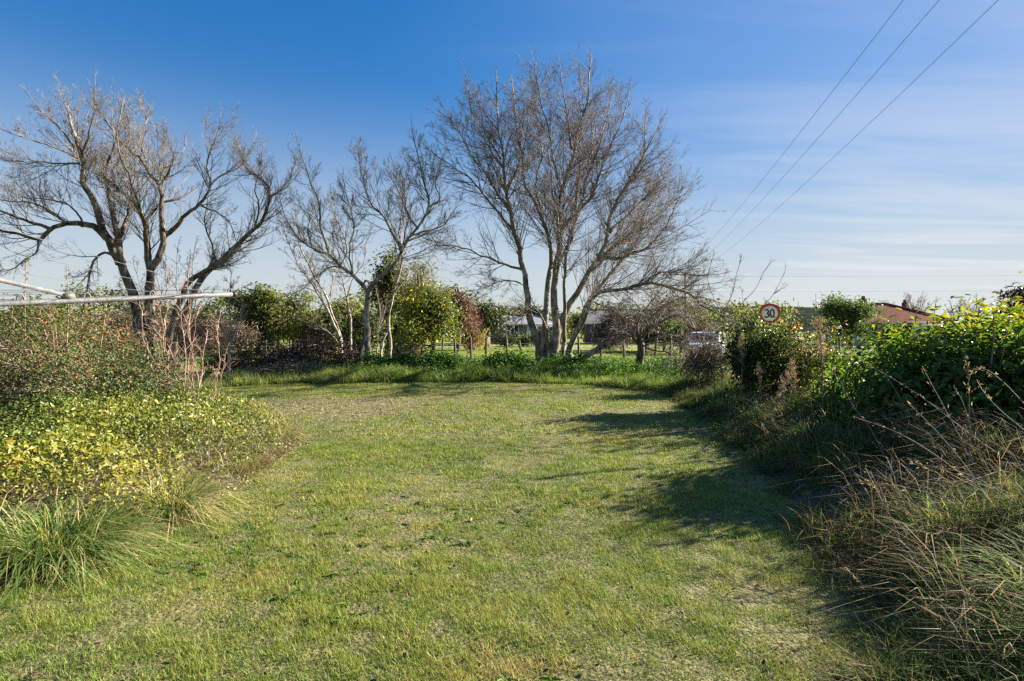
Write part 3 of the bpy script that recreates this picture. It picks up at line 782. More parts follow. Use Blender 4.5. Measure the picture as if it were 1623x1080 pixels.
# -- the spreading old tree on the left
Yl = 19.0
left = [
    (trace(19.0, 19.0, [(236, 590), (228, 540), (210, 470), (192, 420), (186, 381), (179, 352), (168, 307), (171, 263), (180, 226), (186, 185)]), 0.36, 0.03, 0.5),
    (trace(19.0, 18.2, [(192, 418), (176, 385), (163, 367), (159, 344), (145, 311), (131, 285), (134, 256), (131, 232), (120, 205)]), 0.22, 0.07, 0.6),
    (trace(18.2, 17.6, [(131, 240), (112, 214), (93, 186), (74, 165)]), 0.06, 0.018, 0.1),
    (trace(18.2, 19.2, [(131, 236), (118, 195), (112, 160), (106, 145)]), 0.06, 0.018, 0.1),
    (trace(18.2, 17.0, [(132, 250), (100, 230), (62, 215), (30, 205)]), 0.055, 0.016, 0.1),
    (trace(18.2, 19.4, [(132, 258), (95, 250), (50, 250), (15, 245)]), 0.05, 0.016, 0.1),
    (trace(18.3, 18.0, [(131, 232), (140, 200), (146, 170), (150, 148)]), 0.05, 0.016, 0.1),
    (trace(19.0, 17.4, [(170, 378), (155, 364), (141, 359), (107, 355), (80, 363), (60, 380), (33, 372), (0, 365), (-40, 350)]), 0.17, 0.03, 0.25),
    (trace(18.1, 16.8, [(80, 363), (60, 355), (37, 348), (0, 334), (-40, 318)]), 0.08, 0.03, 0.15),
    (trace(18.3, 19.6, [(107, 355), (80, 335), (45, 322), (10, 318), (-20, 310)]), 0.06, 0.02, 0.1),
    (trace(18.4, 18.8, [(130, 360), (128, 345), (110, 325), (85, 318), (50, 315)]), 0.05, 0.016, 0.2),
    (trace(19.0, 18.4, [(198, 435), (186, 412), (167, 400), (150, 412), (142, 435), (139, 455)]), 0.09, 0.03, 0.5),
    (trace(18.0, 17.0, [(60, 381), (58, 400), (40, 412), (22, 425), (0, 430)]), 0.05, 0.016, 0.2),
    (trace(19.3, 19.6, [(238, 590), (237, 540), (238, 463), (237, 426), (233, 381), (226, 352), (211, 322), (187, 304), (174, 285), (152, 258), (140, 240)]), 0.33, 0.035, 0.5),
    (trace(19.4, 20.2, [(228, 356), (241, 337), (256, 322), (272, 318)]), 0.085, 0.05, 0.5),
    (trace(19.5, 20.4, [(187, 304), (178, 270), (190, 240), (205, 205), (203, 165)]), 0.08, 0.02, 0.1),
    (trace(19.4, 20.6, [(240, 425), (254, 395), (259, 374), (254, 341), (252, 300), (244, 278), (222, 248), (197, 219), (179, 185), (160, 155)]), 0.17, 0.022, 0.35),
    (trace(20.2, 19.2, [(253, 293), (266, 268), (274, 243), (271, 222), (258, 206)]), 0.07, 0.02, 0.1),
    (trace(20.2, 21.4, [(250, 290), (262, 258), (285, 245), (290, 225)]), 0.06, 0.018, 0.1),
    (trace(20.4, 21.0, [(222, 248), (226, 215), (232, 185), (228, 150)]), 0.06, 0.018, 0.1),
    (trace(19.9, 19.0, [(258, 378), (281, 356), (307, 333), (328, 309), (335, 289), (328, 259), (334, 225), (343, 200)]), 0.13, 0.018, 0.35),
    (trace(19.2, 20.0, [(335, 290), (356, 270), (378, 258), (392, 235)]), 0.05, 0.016, 0.1),
    (trace(19.4, 20.2, [(318, 326), (345, 338), (362, 350), (372, 375)]), 0.045, 0.014, 0.2),
    (trace(19.2, 20.6, [(270, 590), (278, 540), (304, 472), (326, 433), (352, 411), (378, 385), (404, 359), (422, 332), (428, 307), (412, 281), (390, 258), (385, 235)]), 0.25, 0.025, 0.45),
    (trace(20.4, 21.0, [(427, 310), (442, 302), (455, 292), (462, 270)]), 0.05, 0.015, 0.1),
    (trace(19.8, 19.0, [(344, 417), (335, 385), (325, 358), (326, 337)]), 0.06, 0.018, 0.3),
    (trace(19.2, 18.6, [(265, 590), (272, 520), (292, 460), (316, 437), (340, 420)]), 0.16, 0.10, 0.9),
    (trace(20.3, 19.4, [(404, 359), (410, 330), (405, 300), (412, 260)]), 0.05, 0.015, 0.2),
    (trace(19.0, 22.5, [(186, 381), (205, 330), (215, 270), (218, 210)]), 0.12, 0.02, 0.2),
    (trace(19.3, 16.6, [(233, 381), (222, 330), (205, 280), (190, 240)]), 0.10, 0.02, 0.25),
]
bare_tree(107, 'bare_tree', 'broad old bare tree with dark crooked trunks behind the clothesline', at(238, 595, Yl) * [1, 1, 0], lower(left, Yl, 300, 0.84), 'bark_dark', 'twig_pale',
          dens=5.2, L1=(1.0, 2.5), n2=8, n3=4, wob=(0.05, 0.07, 0.09), r1=0.016, buds=0.2, bud_r=0.011, up=(0.11, 0.10, 0.06), ang=(0.4, 1.0), twig_r=0.0040)

wh = []
r = np.random.default_rng(1071)
for px0, px1, py1 in ((255, 215, 430), (262, 240, 412), (268, 262, 425), (272, 281, 400), (276, 300, 418), (280, 318, 440), (284, 335, 465), (250, 190, 452), (270, 250, 445), (279, 325, 485), (258, 225, 475), (290, 355, 500), (265, 290, 470), (275, 308, 398)):
    Yw = 18.2 + r.uniform(-0.5, 0.5)
    wh.append((trace(Yw, Yw + r.uniform(-0.6, 0.6), [(px0, 585), (px0 * 0.6 + px1 * 0.4 + r.normal(0, 4), 585 * 0.6 + py1 * 0.4), (px1, py1)]), 0.03, 0.006, 0.2))
bare_tree(1072, 'bare_shrub', 'dense clump of thin bare suckers at the foot of the old left tree', at(270, 590, 18.2) * [1, 1, 0], wh, 'twig_grey', 'twig_grey', dens=4.5, L1=(0.4, 1.1), n2=4, n3=3, twig_r=0.0042, r1=0.01, up=(0.06, 0.04, 0.03), cat='shrub')
# -- low tangled fruit tree at the right of the paddock edge
Yt = 19.0
tang = [
    (trace(Yt, Yt, [(1012, 602), (1013, 580), (1016, 550), (1012, 535)]), 0.20, 0.15, 2.0),
    (trace(Yt, 18.0, [(1014, 548), (1000, 525), (985, 505), (962, 488), (945, 480)]), 0.08, 0.02, 0.2),
    (trace(Yt, 20.0, [(1012, 540), (1010, 515), (1022, 490), (1040, 470), (1050, 455)]), 0.07, 0.02, 0.2),
    (trace(Yt, 17.5, [(1014, 543), (1040, 535), (1070, 540), (1095, 560), (1110, 580)]), 0.06, 0.02, 0.1),
    (trace(Yt, 18.4, [(1013, 540), (1038, 515), (1070, 500), (1105, 505), (1130, 530)]), 0.06, 0.018, 0.1),
    (trace(Yt, 20.0, [(1013, 540), (1030, 505), (1060, 480), (1100, 470), (1135, 478)]), 0.06, 0.018, 0.1),
    (trace(Yt, 18.0, [(1012, 540), (990, 530), (965, 535), (945, 550)]), 0.05, 0.015, 0.1),
    (trace(Yt, 17.0, [(1013, 545), (1035, 555), (1060, 560), (1080, 575)]), 0.05, 0.015, 0.1),
    (trace(Yt, 21.0, [(1013, 540), (1020, 500), (1000, 475), (985, 460)]), 0.05, 0.015, 0.1),
    (trace(17.5, 15.5, [(1075, 600), (1085, 580), (1105, 560), (1125, 545), (1150, 545)]), 0.06, 0.02, 0.2),
    (trace(17.0, 16.5, [(1110, 590), (1120, 565), (1112, 540), (1100, 520)]), 0.05, 0.018, 0.2),
]
bare_tree(108, 'bare_tree', 'low tangled bare fruit tree with a short trunk and drooping twigs', at(1012, 600, Yt) * [1, 1, 0], tang, 'bark_dark', 'twig_grey',
          dens=7.0, L1=(0.6, 1.5), n2=7, n3=5, up=(-0.02, 0.0, 0.0), wob=(0.2, 0.22, 0.25), ang=(0.4, 1.3), tmin=0.1, twig_r=0.0046, a2=(0.35, 1.1), q2=(0.3, 0.62))

sap = [
    (trace(16.0, 16.0, [(1165, 610), (1160, 570), (1150, 530), (1148, 500), (1158, 470), (1172, 420)]), 0.035, 0.008, 0.3),
    (trace(16.0, 15.5, [(1152, 535), (1170, 490), (1195, 460), (1213, 428)]), 0.022, 0.006, 0.2),
    (trace(16.0, 16.6, [(1150, 505), (1130, 470), (1122, 440), (1128, 415)]), 0.02, 0.006, 0.2),
    (trace(16.0, 15.6, [(1156, 560), (1180, 515), (1222, 470), (1240, 440)]), 0.02, 0.006, 0.2),
]
bare_tree(109, 'bare_sapling', 'sparse bare sapling with long whippy shoots left of the speed sign', at(1165, 610, 16.0) * [1, 1, 0], sap, 'twig_grey', 'twig_grey',
          dens=2.2, L1=(0.4, 0.9), n2=3, n3=2, up=(0.08, 0.06, 0.04), twig_r=0.0042)

sap2 = [(trace(17.0, 17.0, [(363, 605), (363, 565), (365, 530), (364, 500), (363, 470), (366, 440)]), 0.075, 0.012, 0.25),
        (trace(17.0, 16.6, [(364, 550), (352, 520), (345, 495)]), 0.03, 0.01, 0.2),
        (trace(17.0, 17.5, [(365, 545), (378, 515), (384, 490)]), 0.03, 0.01, 0.2)]
bare_tree(110, 'bare_sapling', 'young straight bare sapling standing alone left of the brown brush heap', at(363, 605, 17.0) * [1, 1, 0], sap2, 'bark_white', 'twig_pale',
          dens=7, L1=(0.4, 0.9), n2=5, n3=4, up=(0.08, 0.05, 0.04), twig_r=0.0042)

# far bare trees
def small_bare(seed, label, px, top, Y, spread, dens=3.0, group=None):
    b = at(px, 540, Y) * [1, 1, 0]; H = at(px, top, Y)[2]
    r = np.random.default_rng(seed)
    limbs = [(np.array([b, b + [0, 0, H * 0.2], b + [0.1, 0, H * 0.4]]), 0.03 * H, 0.025 * H, 2.0)]
    for i in range(9):
        a = 2 * math.pi * i / 9 + r.uniform(-.3, .3); q = r.uniform(0.3, 1.0) * spread
        e = b + [math.cos(a) * q, math.sin(a) * q, H * (0.93 - 0.28 * (q / spread) ** 2)]
        m_ = b + [math.cos(a) * q * 0.45, math.sin(a) * q * 0.45, H * r.uniform(0.5, 0.62)]
        limbs.append((np.array([b + [0.05, 0, H * 0.34], m_, e]), 0.016 * H, 0.004 * H, 0.25))
    return bare_tree(seed, 'bare_tree', label, b, limbs, 'bark_dark', 'twig', dens=dens, L1=(0.10 * H, 0.24 * H), n2=6, n3=4, twig_r=0.011, r1=0.04, group=group)
small_bare(120, 'rounded bare tree rising behind the red tiled roof', 1452, 462, 95, 3.4)
small_bare(121, 'wispy bare tree right of the red tiled roof', 1545, 466, 80, 2.6, 2.0)
small_bare(122, 'small bare tree left of the chimney of the red roofed house', 1408, 476, 100, 2.2, 2.0)
small_bare(123, 'thin bare tree behind the right end of the broad-leaved shrub', 1516, 474, 82, 1.8, 1.6)
#@@END TREES@@

# ------------------------------------------------------------------ leafy trees and bushes in the middle distance
def gp(px, Y): return [(px - CX) / F * Y, Y, float(ground_z((px - CX) / F * Y, Y))]
def zt(py, Y): return EYE - (py - HY) / F * Y
def mid_tree(seed, label, px, py_top, Y, half_px, mat, **kw):
    cat = kw.pop('cat', 'tree'); nm = kw.pop('name', 'leafy_tree')
    return evergreen(seed, nm, label, cat, gp(px, Y), zt(py_top, Y), half_px / F * Y, kw.pop('ry', half_px / F * Y), MAT[mat], **kw)

mid_tree(201, 'olive green rounded tree left of the slender pale stems', 408, 437, 36, 44, 'olive', leaf=0.22, aspect=0.35, clumps=230, per=60, spread=0.3, crown_lo=-0.05, tint_mu=0.6)
mid_tree(202, 'low olive tree behind the brown brush heap', 462, 462, 37, 40, 'olive', leaf=0.22, aspect=0.35, clumps=190, per=55, spread=0.3, crown_lo=-0.08, tint_mu=0.58)
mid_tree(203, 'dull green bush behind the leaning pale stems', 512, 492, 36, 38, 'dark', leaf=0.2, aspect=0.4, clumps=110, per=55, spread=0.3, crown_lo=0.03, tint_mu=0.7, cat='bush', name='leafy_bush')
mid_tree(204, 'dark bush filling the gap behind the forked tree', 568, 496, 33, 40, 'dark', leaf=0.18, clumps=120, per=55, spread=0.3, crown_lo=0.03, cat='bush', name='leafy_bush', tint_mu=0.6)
mid_tree(205, 'yellowish willow crown above the citrus tree', 662, 412, 32, 46, 'willow', leaf=0.16, aspect=0.22, clumps=190, per=60, spread=0.32, crown_lo=0.2)
mid_tree(206, 'dark topped evergreen behind the fork of the bent pale tree', 612, 408, 31, 22, 'olive', leaf=0.2, aspect=0.35, clumps=100, per=55, spread=0.28, crown_lo=0.25, tint_mu=0.4)
mid_tree(207, 'citrus tree dotted with yellow fruit', 682, 436, 25.5, 54, 'lemon', leaf=0.11, aspect=0.5, clumps=300, per=60, spread=0.24, crown_lo=0.05, lump=0.3)
mid_tree(208, 'russet brown leaved tree right of the citrus tree', 722, 432, 31, 30, 'russet', leaf=0.13, aspect=0.5, clumps=150, per=60, spread=0.28, crown_lo=0.12)
mid_tree(209, 'ragged dark evergreen in front of the grey house', 768, 466, 46, 27, 'dark', leaf=0.3, aspect=0.3, clumps=80, per=42, spread=0.36, crown_lo=0.08, tint_mu=0.7, lump=0.4)
mid_tree(210, 'rounded green tree left of the red tiled roof', 1346, 460, 44, 42, 'fresh', leaf=0.2, aspect=0.4, clumps=210, per=60, spread=0.32, crown_lo=0.14, lump=0.22)
mid_tree(211, 'dark plum coloured magnolia at the right edge of the view', 1622, 455, 34, 44, 'plum', leaf=0.22, aspect=0.45, clumps=120, per=45, spread=0.26, crown_lo=0.1, lump=0.4)
mid_tree(212, 'dark bush behind the tangled fruit tree', 1022, 484, 40, 34, 'dark', leaf=0.2, clumps=100, per=50, spread=0.32, crown_lo=0.02, cat='bush', name='leafy_bush')
mid_tree(213, 'yellow green bush behind the tangled fruit tree', 1078, 499, 38, 24, 'fresh', leaf=0.15, clumps=90, per=50, spread=0.28, crown_lo=0.02, cat='bush', name='leafy_bush', tint_mu=0.6)
mid_tree(214, 'clipped dark hedge bush below the window of the grey house', 800, 532, 56, 18, 'dark', leaf=0.2, clumps=60, per=45, spread=0.3, crown_lo=0.0, cat='bush', name='leafy_bush', tint_mu=0.6)
mid_tree(215, 'bright green bush at the end of the grey house hedge', 829, 530, 55, 10, 'fresh', leaf=0.18, clumps=40, per=40, spread=0.28, crown_lo=0.0, cat='bush', name='leafy_bush', tint_mu=0.8)
mid_tree(216, 'straw coloured flax clump below the ragged evergreen', 752, 520, 44, 15, 'willow', leaf=0.5, aspect=0.1, clumps=26, per=40, spread=0.3, crown_lo=0.0, cat='bush', name='leafy_bush', tint_mu=0.8)
mid_tree(217, 'brown twiggy thicket at the foot of the old left tree', 205, 492, 24, 62, 'scrub', leaf=0.26, aspect=0.06, clumps=220, per=60, spread=0.34, crown_lo=0.0, cat='thicket', name='thicket')
mid_tree(218, 'brown scrub thicket left of the olive trees', 318, 494, 29, 44, 'scrub', leaf=0.26, aspect=0.08, clumps=150, per=60, spread=0.34, crown_lo=0.0, cat='thicket', name='thicket', tint_mu=0.42)
mid_tree(219, 'dark hedge tree at the far left behind the clothesline', 40, 470, 30, 80, 'olive', leaf=0.2, aspect=0.35, clumps=200, per=55, spread=0.34, crown_lo=0.02, tint_mu=0.35)
mid_tree(220, 'olive bush between the old left tree and the sapling', 300, 485, 34, 46, 'olive', leaf=0.2, aspect=0.35, clumps=130, per=50, spread=0.34, crown_lo=0.0, cat='bush', name='leafy_bush', tint_mu=0.45)
mid_tree(221, 'grey brown scrub under the citrus tree', 640, 545, 24.5, 34, 'scrub', leaf=0.2, aspect=0.09, clumps=70, per=50, spread=0.22, crown_lo=0.0, cat='thicket', name='thicket')
mid_tree(222, 'dull bush in front of the red roofed house', 1420, 512, 50, 40, 'dark', leaf=0.18, clumps=90, per=45, spread=0.3, crown_lo=0.0, cat='bush', name='leafy_bush', tint_mu=0.6)
mid_tree(223, 'dark evergreen beyond the grey house', 850, 482, 85, 22, 'dark', leaf=0.4, aspect=0.4, clumps=80, per=40, spread=0.5, crown_lo=0.1, tint_mu=0.5)
mid_tree(224, 'low green bush right of the grey house window', 858, 520, 54, 16, 'dark', leaf=0.2, clumps=50, per=45, spread=0.3, crown_lo=0.0, cat='bush', name='leafy_bush', tint_mu=0.75)

mid_tree(248, 'low olive scrub bush left of the slender pale stems', 492, 498, 31, 34, 'olive', leaf=0.17, aspect=0.3, clumps=130, per=50, spread=0.26, crown_lo=-0.1, cat='bush', name='leafy_bush', tint_mu=0.6)
mid_tree(249, 'pale scrub bush behind the bare sapling', 380, 505, 31, 36, 'scrub', leaf=0.24, aspect=0.07, clumps=120, per=50, spread=0.28, crown_lo=-0.1, cat='thicket', name='thicket', tint_mu=0.6)
mid_tree(240, 'grey brown leafless scrub before the second house', 965, 494, 44, 34, 'scrub', leaf=0.4, aspect=0.05, clumps=130, per=60, spread=0.4, crown_lo=0.0, cat='thicket', name='thicket', lump=0.4)
mid_tree(241, 'tall grey brown scrub right of the second house', 1052, 478, 42, 30, 'scrub', leaf=0.4, aspect=0.05, clumps=130, per=60, spread=0.4, crown_lo=0.0, cat='thicket', name='thicket', lump=0.4, tint_mu=0.4)
mid_tree(242, 'olive tree beyond the lane left of the second house', 925, 488, 78, 26, 'olive', leaf=0.4, aspect=0.4, clumps=90, per=45, spread=0.5, crown_lo=0.05, tint_mu=0.45)
mid_tree(243, 'brown leafless scrub behind the dark rounded shrub', 1115, 505, 36, 26, 'scrub', leaf=0.3, aspect=0.06, clumps=100, per=55, spread=0.34, crown_lo=0.0, cat='thicket', name='thicket')
mid_tree(244, 'mixed olive bush between the leaning stems and the forked tree', 545, 478, 40, 30, 'olive', leaf=0.22, aspect=0.35, clumps=110, per=50, spread=0.34, crown_lo=0.02, cat='bush', name='leafy_bush', tint_mu=0.5)
mid_tree(245, 'brownish bush left of the grey house', 742, 496, 38, 20, 'russet', leaf=0.2, aspect=0.3, clumps=70, per=50, spread=0.3, crown_lo=0.0, cat='bush', name='leafy_bush', tint_mu=0.6)
mid_tree(246, 'olive tree beyond the lane above the grey roof', 800, 476, 88, 22, 'olive', leaf=0.4, aspect=0.4, clumps=80, per=45, spread=0.5, crown_lo=0.05, tint_mu=0.5)
mid_tree(247, 'dull olive bush beside the gate', 640, 500, 29, 30, 'olive', leaf=0.2, aspect=0.35, clumps=100, per=50, spread=0.28, crown_lo=0.0, cat='bush', name='leafy_bush', tint_mu=0.4)
# ivy and shrubs along the paddock edge
mid_tree(230, 'dark leafy shrub at the lawn end below the citrus tree', 697, 558, 18.8, 40, 'weed', leaf=0.09, aspect=0.5, clumps=120, per=60, spread=0.16, crown_lo=0.0, cat='bush', name='leafy_bush', tint_mu=0.38, ry=0.7)
mid_tree(231, 'dark leafy shrub at the lawn end left of the tallest tree', 795, 566, 18.8, 52, 'weed', leaf=0.09, aspect=0.5, clumps=150, per=60, spread=0.16, crown_lo=0.0, cat='bush', name='leafy_bush', tint_mu=0.32, ry=0.8)
mid_tree(232, 'ivy mound around the feet of the tallest tree', 905, 573, 20.2, 66, 'weed', leaf=0.09, aspect=0.55, clumps=160, per=60, spread=0.16, crown_lo=0.0, cat='bush', name='leafy_bush', tint_mu=0.25, ry=0.9)
mid_tree(233, 'green bush by the foot of the brown brush heap', 625, 566, 19.6, 44, 'weed', leaf=0.09, aspect=0.5, clumps=110, per=55, spread=0.16, crown_lo=0.0, cat='bush', name='leafy_bush', tint_mu=0.55, ry=0.7)

# weeds and ground cover between lawn and fence: nobody could count them
r = np.random.default_rng(300)
n = 4200
x = r.uniform(-13, 9, n); y = r.uniform(17.0, 23.5, n) + 0.0
x = x * (0.6 + 0.4 * (y - 17) / 6)
h = (0.12 + 0.22 * vnoise(x, y, 31, 1.2)) * np.clip((y - 16.6) / 1.0, 0.3, 1)
c = np.stack([x, y, ground_z(x, y) + h * r.random(n) ** 0.6], 1)
V, T, t = foliage(r, c, np.tile([0, -0.4, 0.6], (n, 1)), 11, (0.16, 0.16, 0.09), 0.085, 0.5, tint_mu=0.50, clump_sd=0.22)
o = mesh_tris('ground_cover', V, T, MAT['weed'], t)
tag(o, 'green weeds and ground cover between the lawn and the wire fence', 'weeds', kind='stuff')

# long grass fringe at the far lawn edge
def fringe_points(r, n, poly, w0, w1):
    p = np.array(poly, float)
    s = np.r_[0, np.cumsum(np.linalg.norm(np.diff(p, axis=0), axis=1))]
    u = r.uniform(0, s[-1], n)
    i = np.clip(np.searchsorted(s, u) - 1, 0, len(p) - 2)
    f = ((u - s[i]) / (s[i + 1] - s[i]))[:, None]
    q = p[i] * (1 - f) + p[i + 1] * f
    d = nrm(p[i + 1] - p[i]); nrm2 = np.stack([-d[:, 1], d[:, 0]], 1)
    return q + nrm2 * r.uniform(w0, w1, n)[:, None]

r = np.random.default_rng(310)
edge = [(-10.5, 12.8), (-8.6, 14.0), (-7.5, 15.3), (-6.1, 16.3), (-3.0, 16.6), (0.0, 16.5), (2.0, 15.9), (3.3, 14.8), (4.0, 13.4)]
tf = fringe_points(r, 1300, edge, -0.05, 1.9)
k = 38
rep = np.repeat(np.arange(len(tf)), k)
hh = (0.18 + 0.34 * vnoise(tf[:, 0], tf[:, 1], 41, 0.6)) * r.uniform(0.7, 1.2, len(tf))
bx = tf[rep] + r.normal(0, 0.07, (len(rep), 2))
tint = np.clip(0.30 + 0.45 * vnoise(tf[:, 0], tf[:, 1], 42, 1.5)[rep] + r.normal(0, 0.16, len(rep)), 0, 1)
tint = np.where(r.random(len(rep)) < 0.10, r.uniform(0.82, 1, len(rep)), tint)
V, T, t = blades(r, np.c_[bx, ground_z(bx[:, 0], bx[:, 1]) - 0.02], hh[rep] * r.uniform(0.6, 1.3, len(rep)), np.full(len(rep), 0.011), np.abs(r.normal(0.75, 0.35, len(rep))), 2, droop=0.15, tint=tint)
o = mesh_tris('long_grass', V, T, MAT['lush'], t)
tag(o, 'long lush grass fringing the far end of the lawn', 'grass', kind='stuff')

# sparse paddock grass just beyond the fence
r = np.random.default_rng(311)
n = 42000
y = r.uniform(23, 50, n); x = r.uniform(-1, 1, n) * 0.85 * y
tint = np.clip(0.42 + 0.45 * vnoise(x, y, 43, 3.0) + r.normal(0, 0.12, n), 0, 0.85)
V, T, t = blades(r, np.c_[x, y, ground_z(x, y)], r.uniform(0.05, 0.16, n), np.full(n, 0.035), np.abs(r.normal(0.6, 0.3, n)), 1, tint=tint)
o = mesh_tris('paddock_grass', V, T, MAT['lush'], t)
tag(o, 'sunlit paddock grass beyond the wire fence', 'grass', kind='stuff')

# ------------------------------------------------------------------ right border
MAT['thatch'] = noise_mat('dead_thatch', [(0.30, (0.030, 0.024, 0.014)), (0.52, (0.085, 0.066, 0.038)), (0.72, (0.17, 0.13, 0.08))], 7, 8, 0.95, 0.9, 30)
bx_ = np.arange(1.0, 6.6, 0.15); by_ = np.arange(1.0, 15.0, 0.15)
bk_ = grid_mesh('bank', bx_, by_, lambda X, Y: ground_z(X, Y) + 0.006 + 0.03 * vnoise(X, Y, 77, 0.4), MAT['thatch'], keep=lambda x, y: (x > right_edge_x(y) - 0.05) & (x < right_edge_x(y) + 2.6))
tag(bk_, 'low bank of dead thatch under the right border', 'bank', kind='structure')
r = np.random.default_rng(320)
# rank grass: tussocks of unequal height, some lush, some dead, with hollows between
n = 2500
y = 1.9 + 12.1 * r.random(n) ** 1.35
off = r.uniform(-0.08, 1.75, n)
x = right_edge_x(y) + off
tall = vnoise(x, y, 51, 0.38)
keep = r.random(n) < 0.25 + 1.1 * tall
x, y, off, tall = x[keep], y[keep], off[keep], tall[keep]; n = len(x)
hh = (0.10 + 0.42 * tall ** 1.4) * np.clip(0.65 + off * 0.45, 0.5, 1.1)
k = 42
rep_ = np.repeat(np.arange(n), k)
m = n * k
bx = np.stack([x, y], 1)[rep_] + r.normal(0, 0.055, (m, 2))
dryn = 0.6 * vnoise(x, y, 52, 0.8)[rep_] + 0.4 * vnoise(x, y, 54, 0.25)[rep_]
tint = np.clip(0.02 + 0.62 * vnoise(x, y, 53, 0.45)[rep_] + r.normal(0, 0.12, m), 0, 0.78)
tint = np.where(r.random(m) < 0.07 + 0.60 * np.clip((dryn - 0.50) * 4.0, 0, 1), r.uniform(0.80, 1, m), tint)
wide = np.where(r.random(m) < 0.18, 1.9, 1.0)
az = (vnoise(x, y, 55, 0.3) * 12.0)[rep_] + r.normal(0, 1.9, m)
V, T, t = blades(r, np.c_[bx, ground_z(bx[:, 0], bx[:, 1]) - 0.02], hh[rep_] * r.uniform(0.45, 1.5, m), r.uniform(0.0035, 0.0075, m) * wide * (0.8 + 0.05 * bx[:, 1]), np.abs(r.normal(0.85, 0.45, m)), 2, az=az, droop=0.28, tint=tint)
o = mesh_tris('rank_grass', V, T, MAT['rank'], t)
tag(o, 'rank half dead grass spilling over the right edge of the lawn', 'grass', kind='stuff')

# dead straw: matted fine stalks and long arching stems
r = np.random.default_rng(321)
n = 2600
y = 2.1 + 8.5 * r.random(n) ** 1.5; off = r.uniform(0.2, 2.1, n); x = right_edge_x(y) + off
keep = vnoise(x, y, 52, 0.9) > 0.36
x, y, off = x[keep], y[keep], off[keep]; n = len(x)
b = np.c_[x, y, ground_z(x, y) + r.uniform(0.0, 0.22, n)]
V, T, t = blades(r, b, r.uniform(0.2, 0.6, n), r.uniform(0.0025, 0.005, n), np.abs(r.normal(1.0, 0.3, n)), 3, az=r.normal(2.6, 1.5, n), droop=0.35, tint=r.uniform(0.1, 1, n))
n2 = 500
y2 = 2.3 + 3.6 * r.random(n2); x2 = right_edge_x(y2) + r.uniform(0.9, 2.0, n2)
b2 = np.c_[x2, y2, ground_z(x2, y2) + r.uniform(0.08, 0.3, n2)]
c2 = blades(r, b2, r.uniform(0.25, 0.7, n2), r.uniform(0.0022, 0.004, n2), r.uniform(0.8, 1.15, n2), 3, az=r.normal(2.75, 0.9, n2), droop=0.4, tint=r.uniform(0.0, 0.75, n2))
V, T, t = merge([(V, T, t), c2])
o = mesh_tris('dead_straw', V, T, MAT['dry'], t)
tag(o, 'matted dead straw lying in the right border', 'dry grass', kind='stuff')

def stalk(name, label, pts, r0, r1, mat='twig_pale', group=None, seeds=0, seed=0, cat='dry stalk'):
    P = resample([np.array(p) for p in pts], 14)
    root = empty(name, (P[0][0], P[0][1], P[0][2]), label, cat, group)
    V, Q = tubes(P[None], np.linspace(r0, r1, 14)[None], 5)
    mesh_tris('stem', V, Q, MAT[mat], smooth=True, parent=root)
    if seeds:
        r_ = np.random.default_rng(seed)
        i = r_.uniform(0.55, 1.0, seeds) * 13; a = np.minimum(i.astype(int), 12); f = (i - a)[:, None]
        c_ = P[a] * (1 - f) + P[a + 1] * f
        c_ = c_ + r_.normal(0, 0.012, c_.shape)
        V, T, t = leaves(r_, c_, 0.03, 0.25, r_.normal(0, 1, c_.shape), axis=np.tile(P[-1] - P[-4], (seeds, 1)) + r_.normal(0, 0.03, c_.shape), tint=r_.random(seeds))
        mesh_tris('seed_head', V, T, MAT['dry'], t, parent=root)['kind'] = 'stuff'
    return root

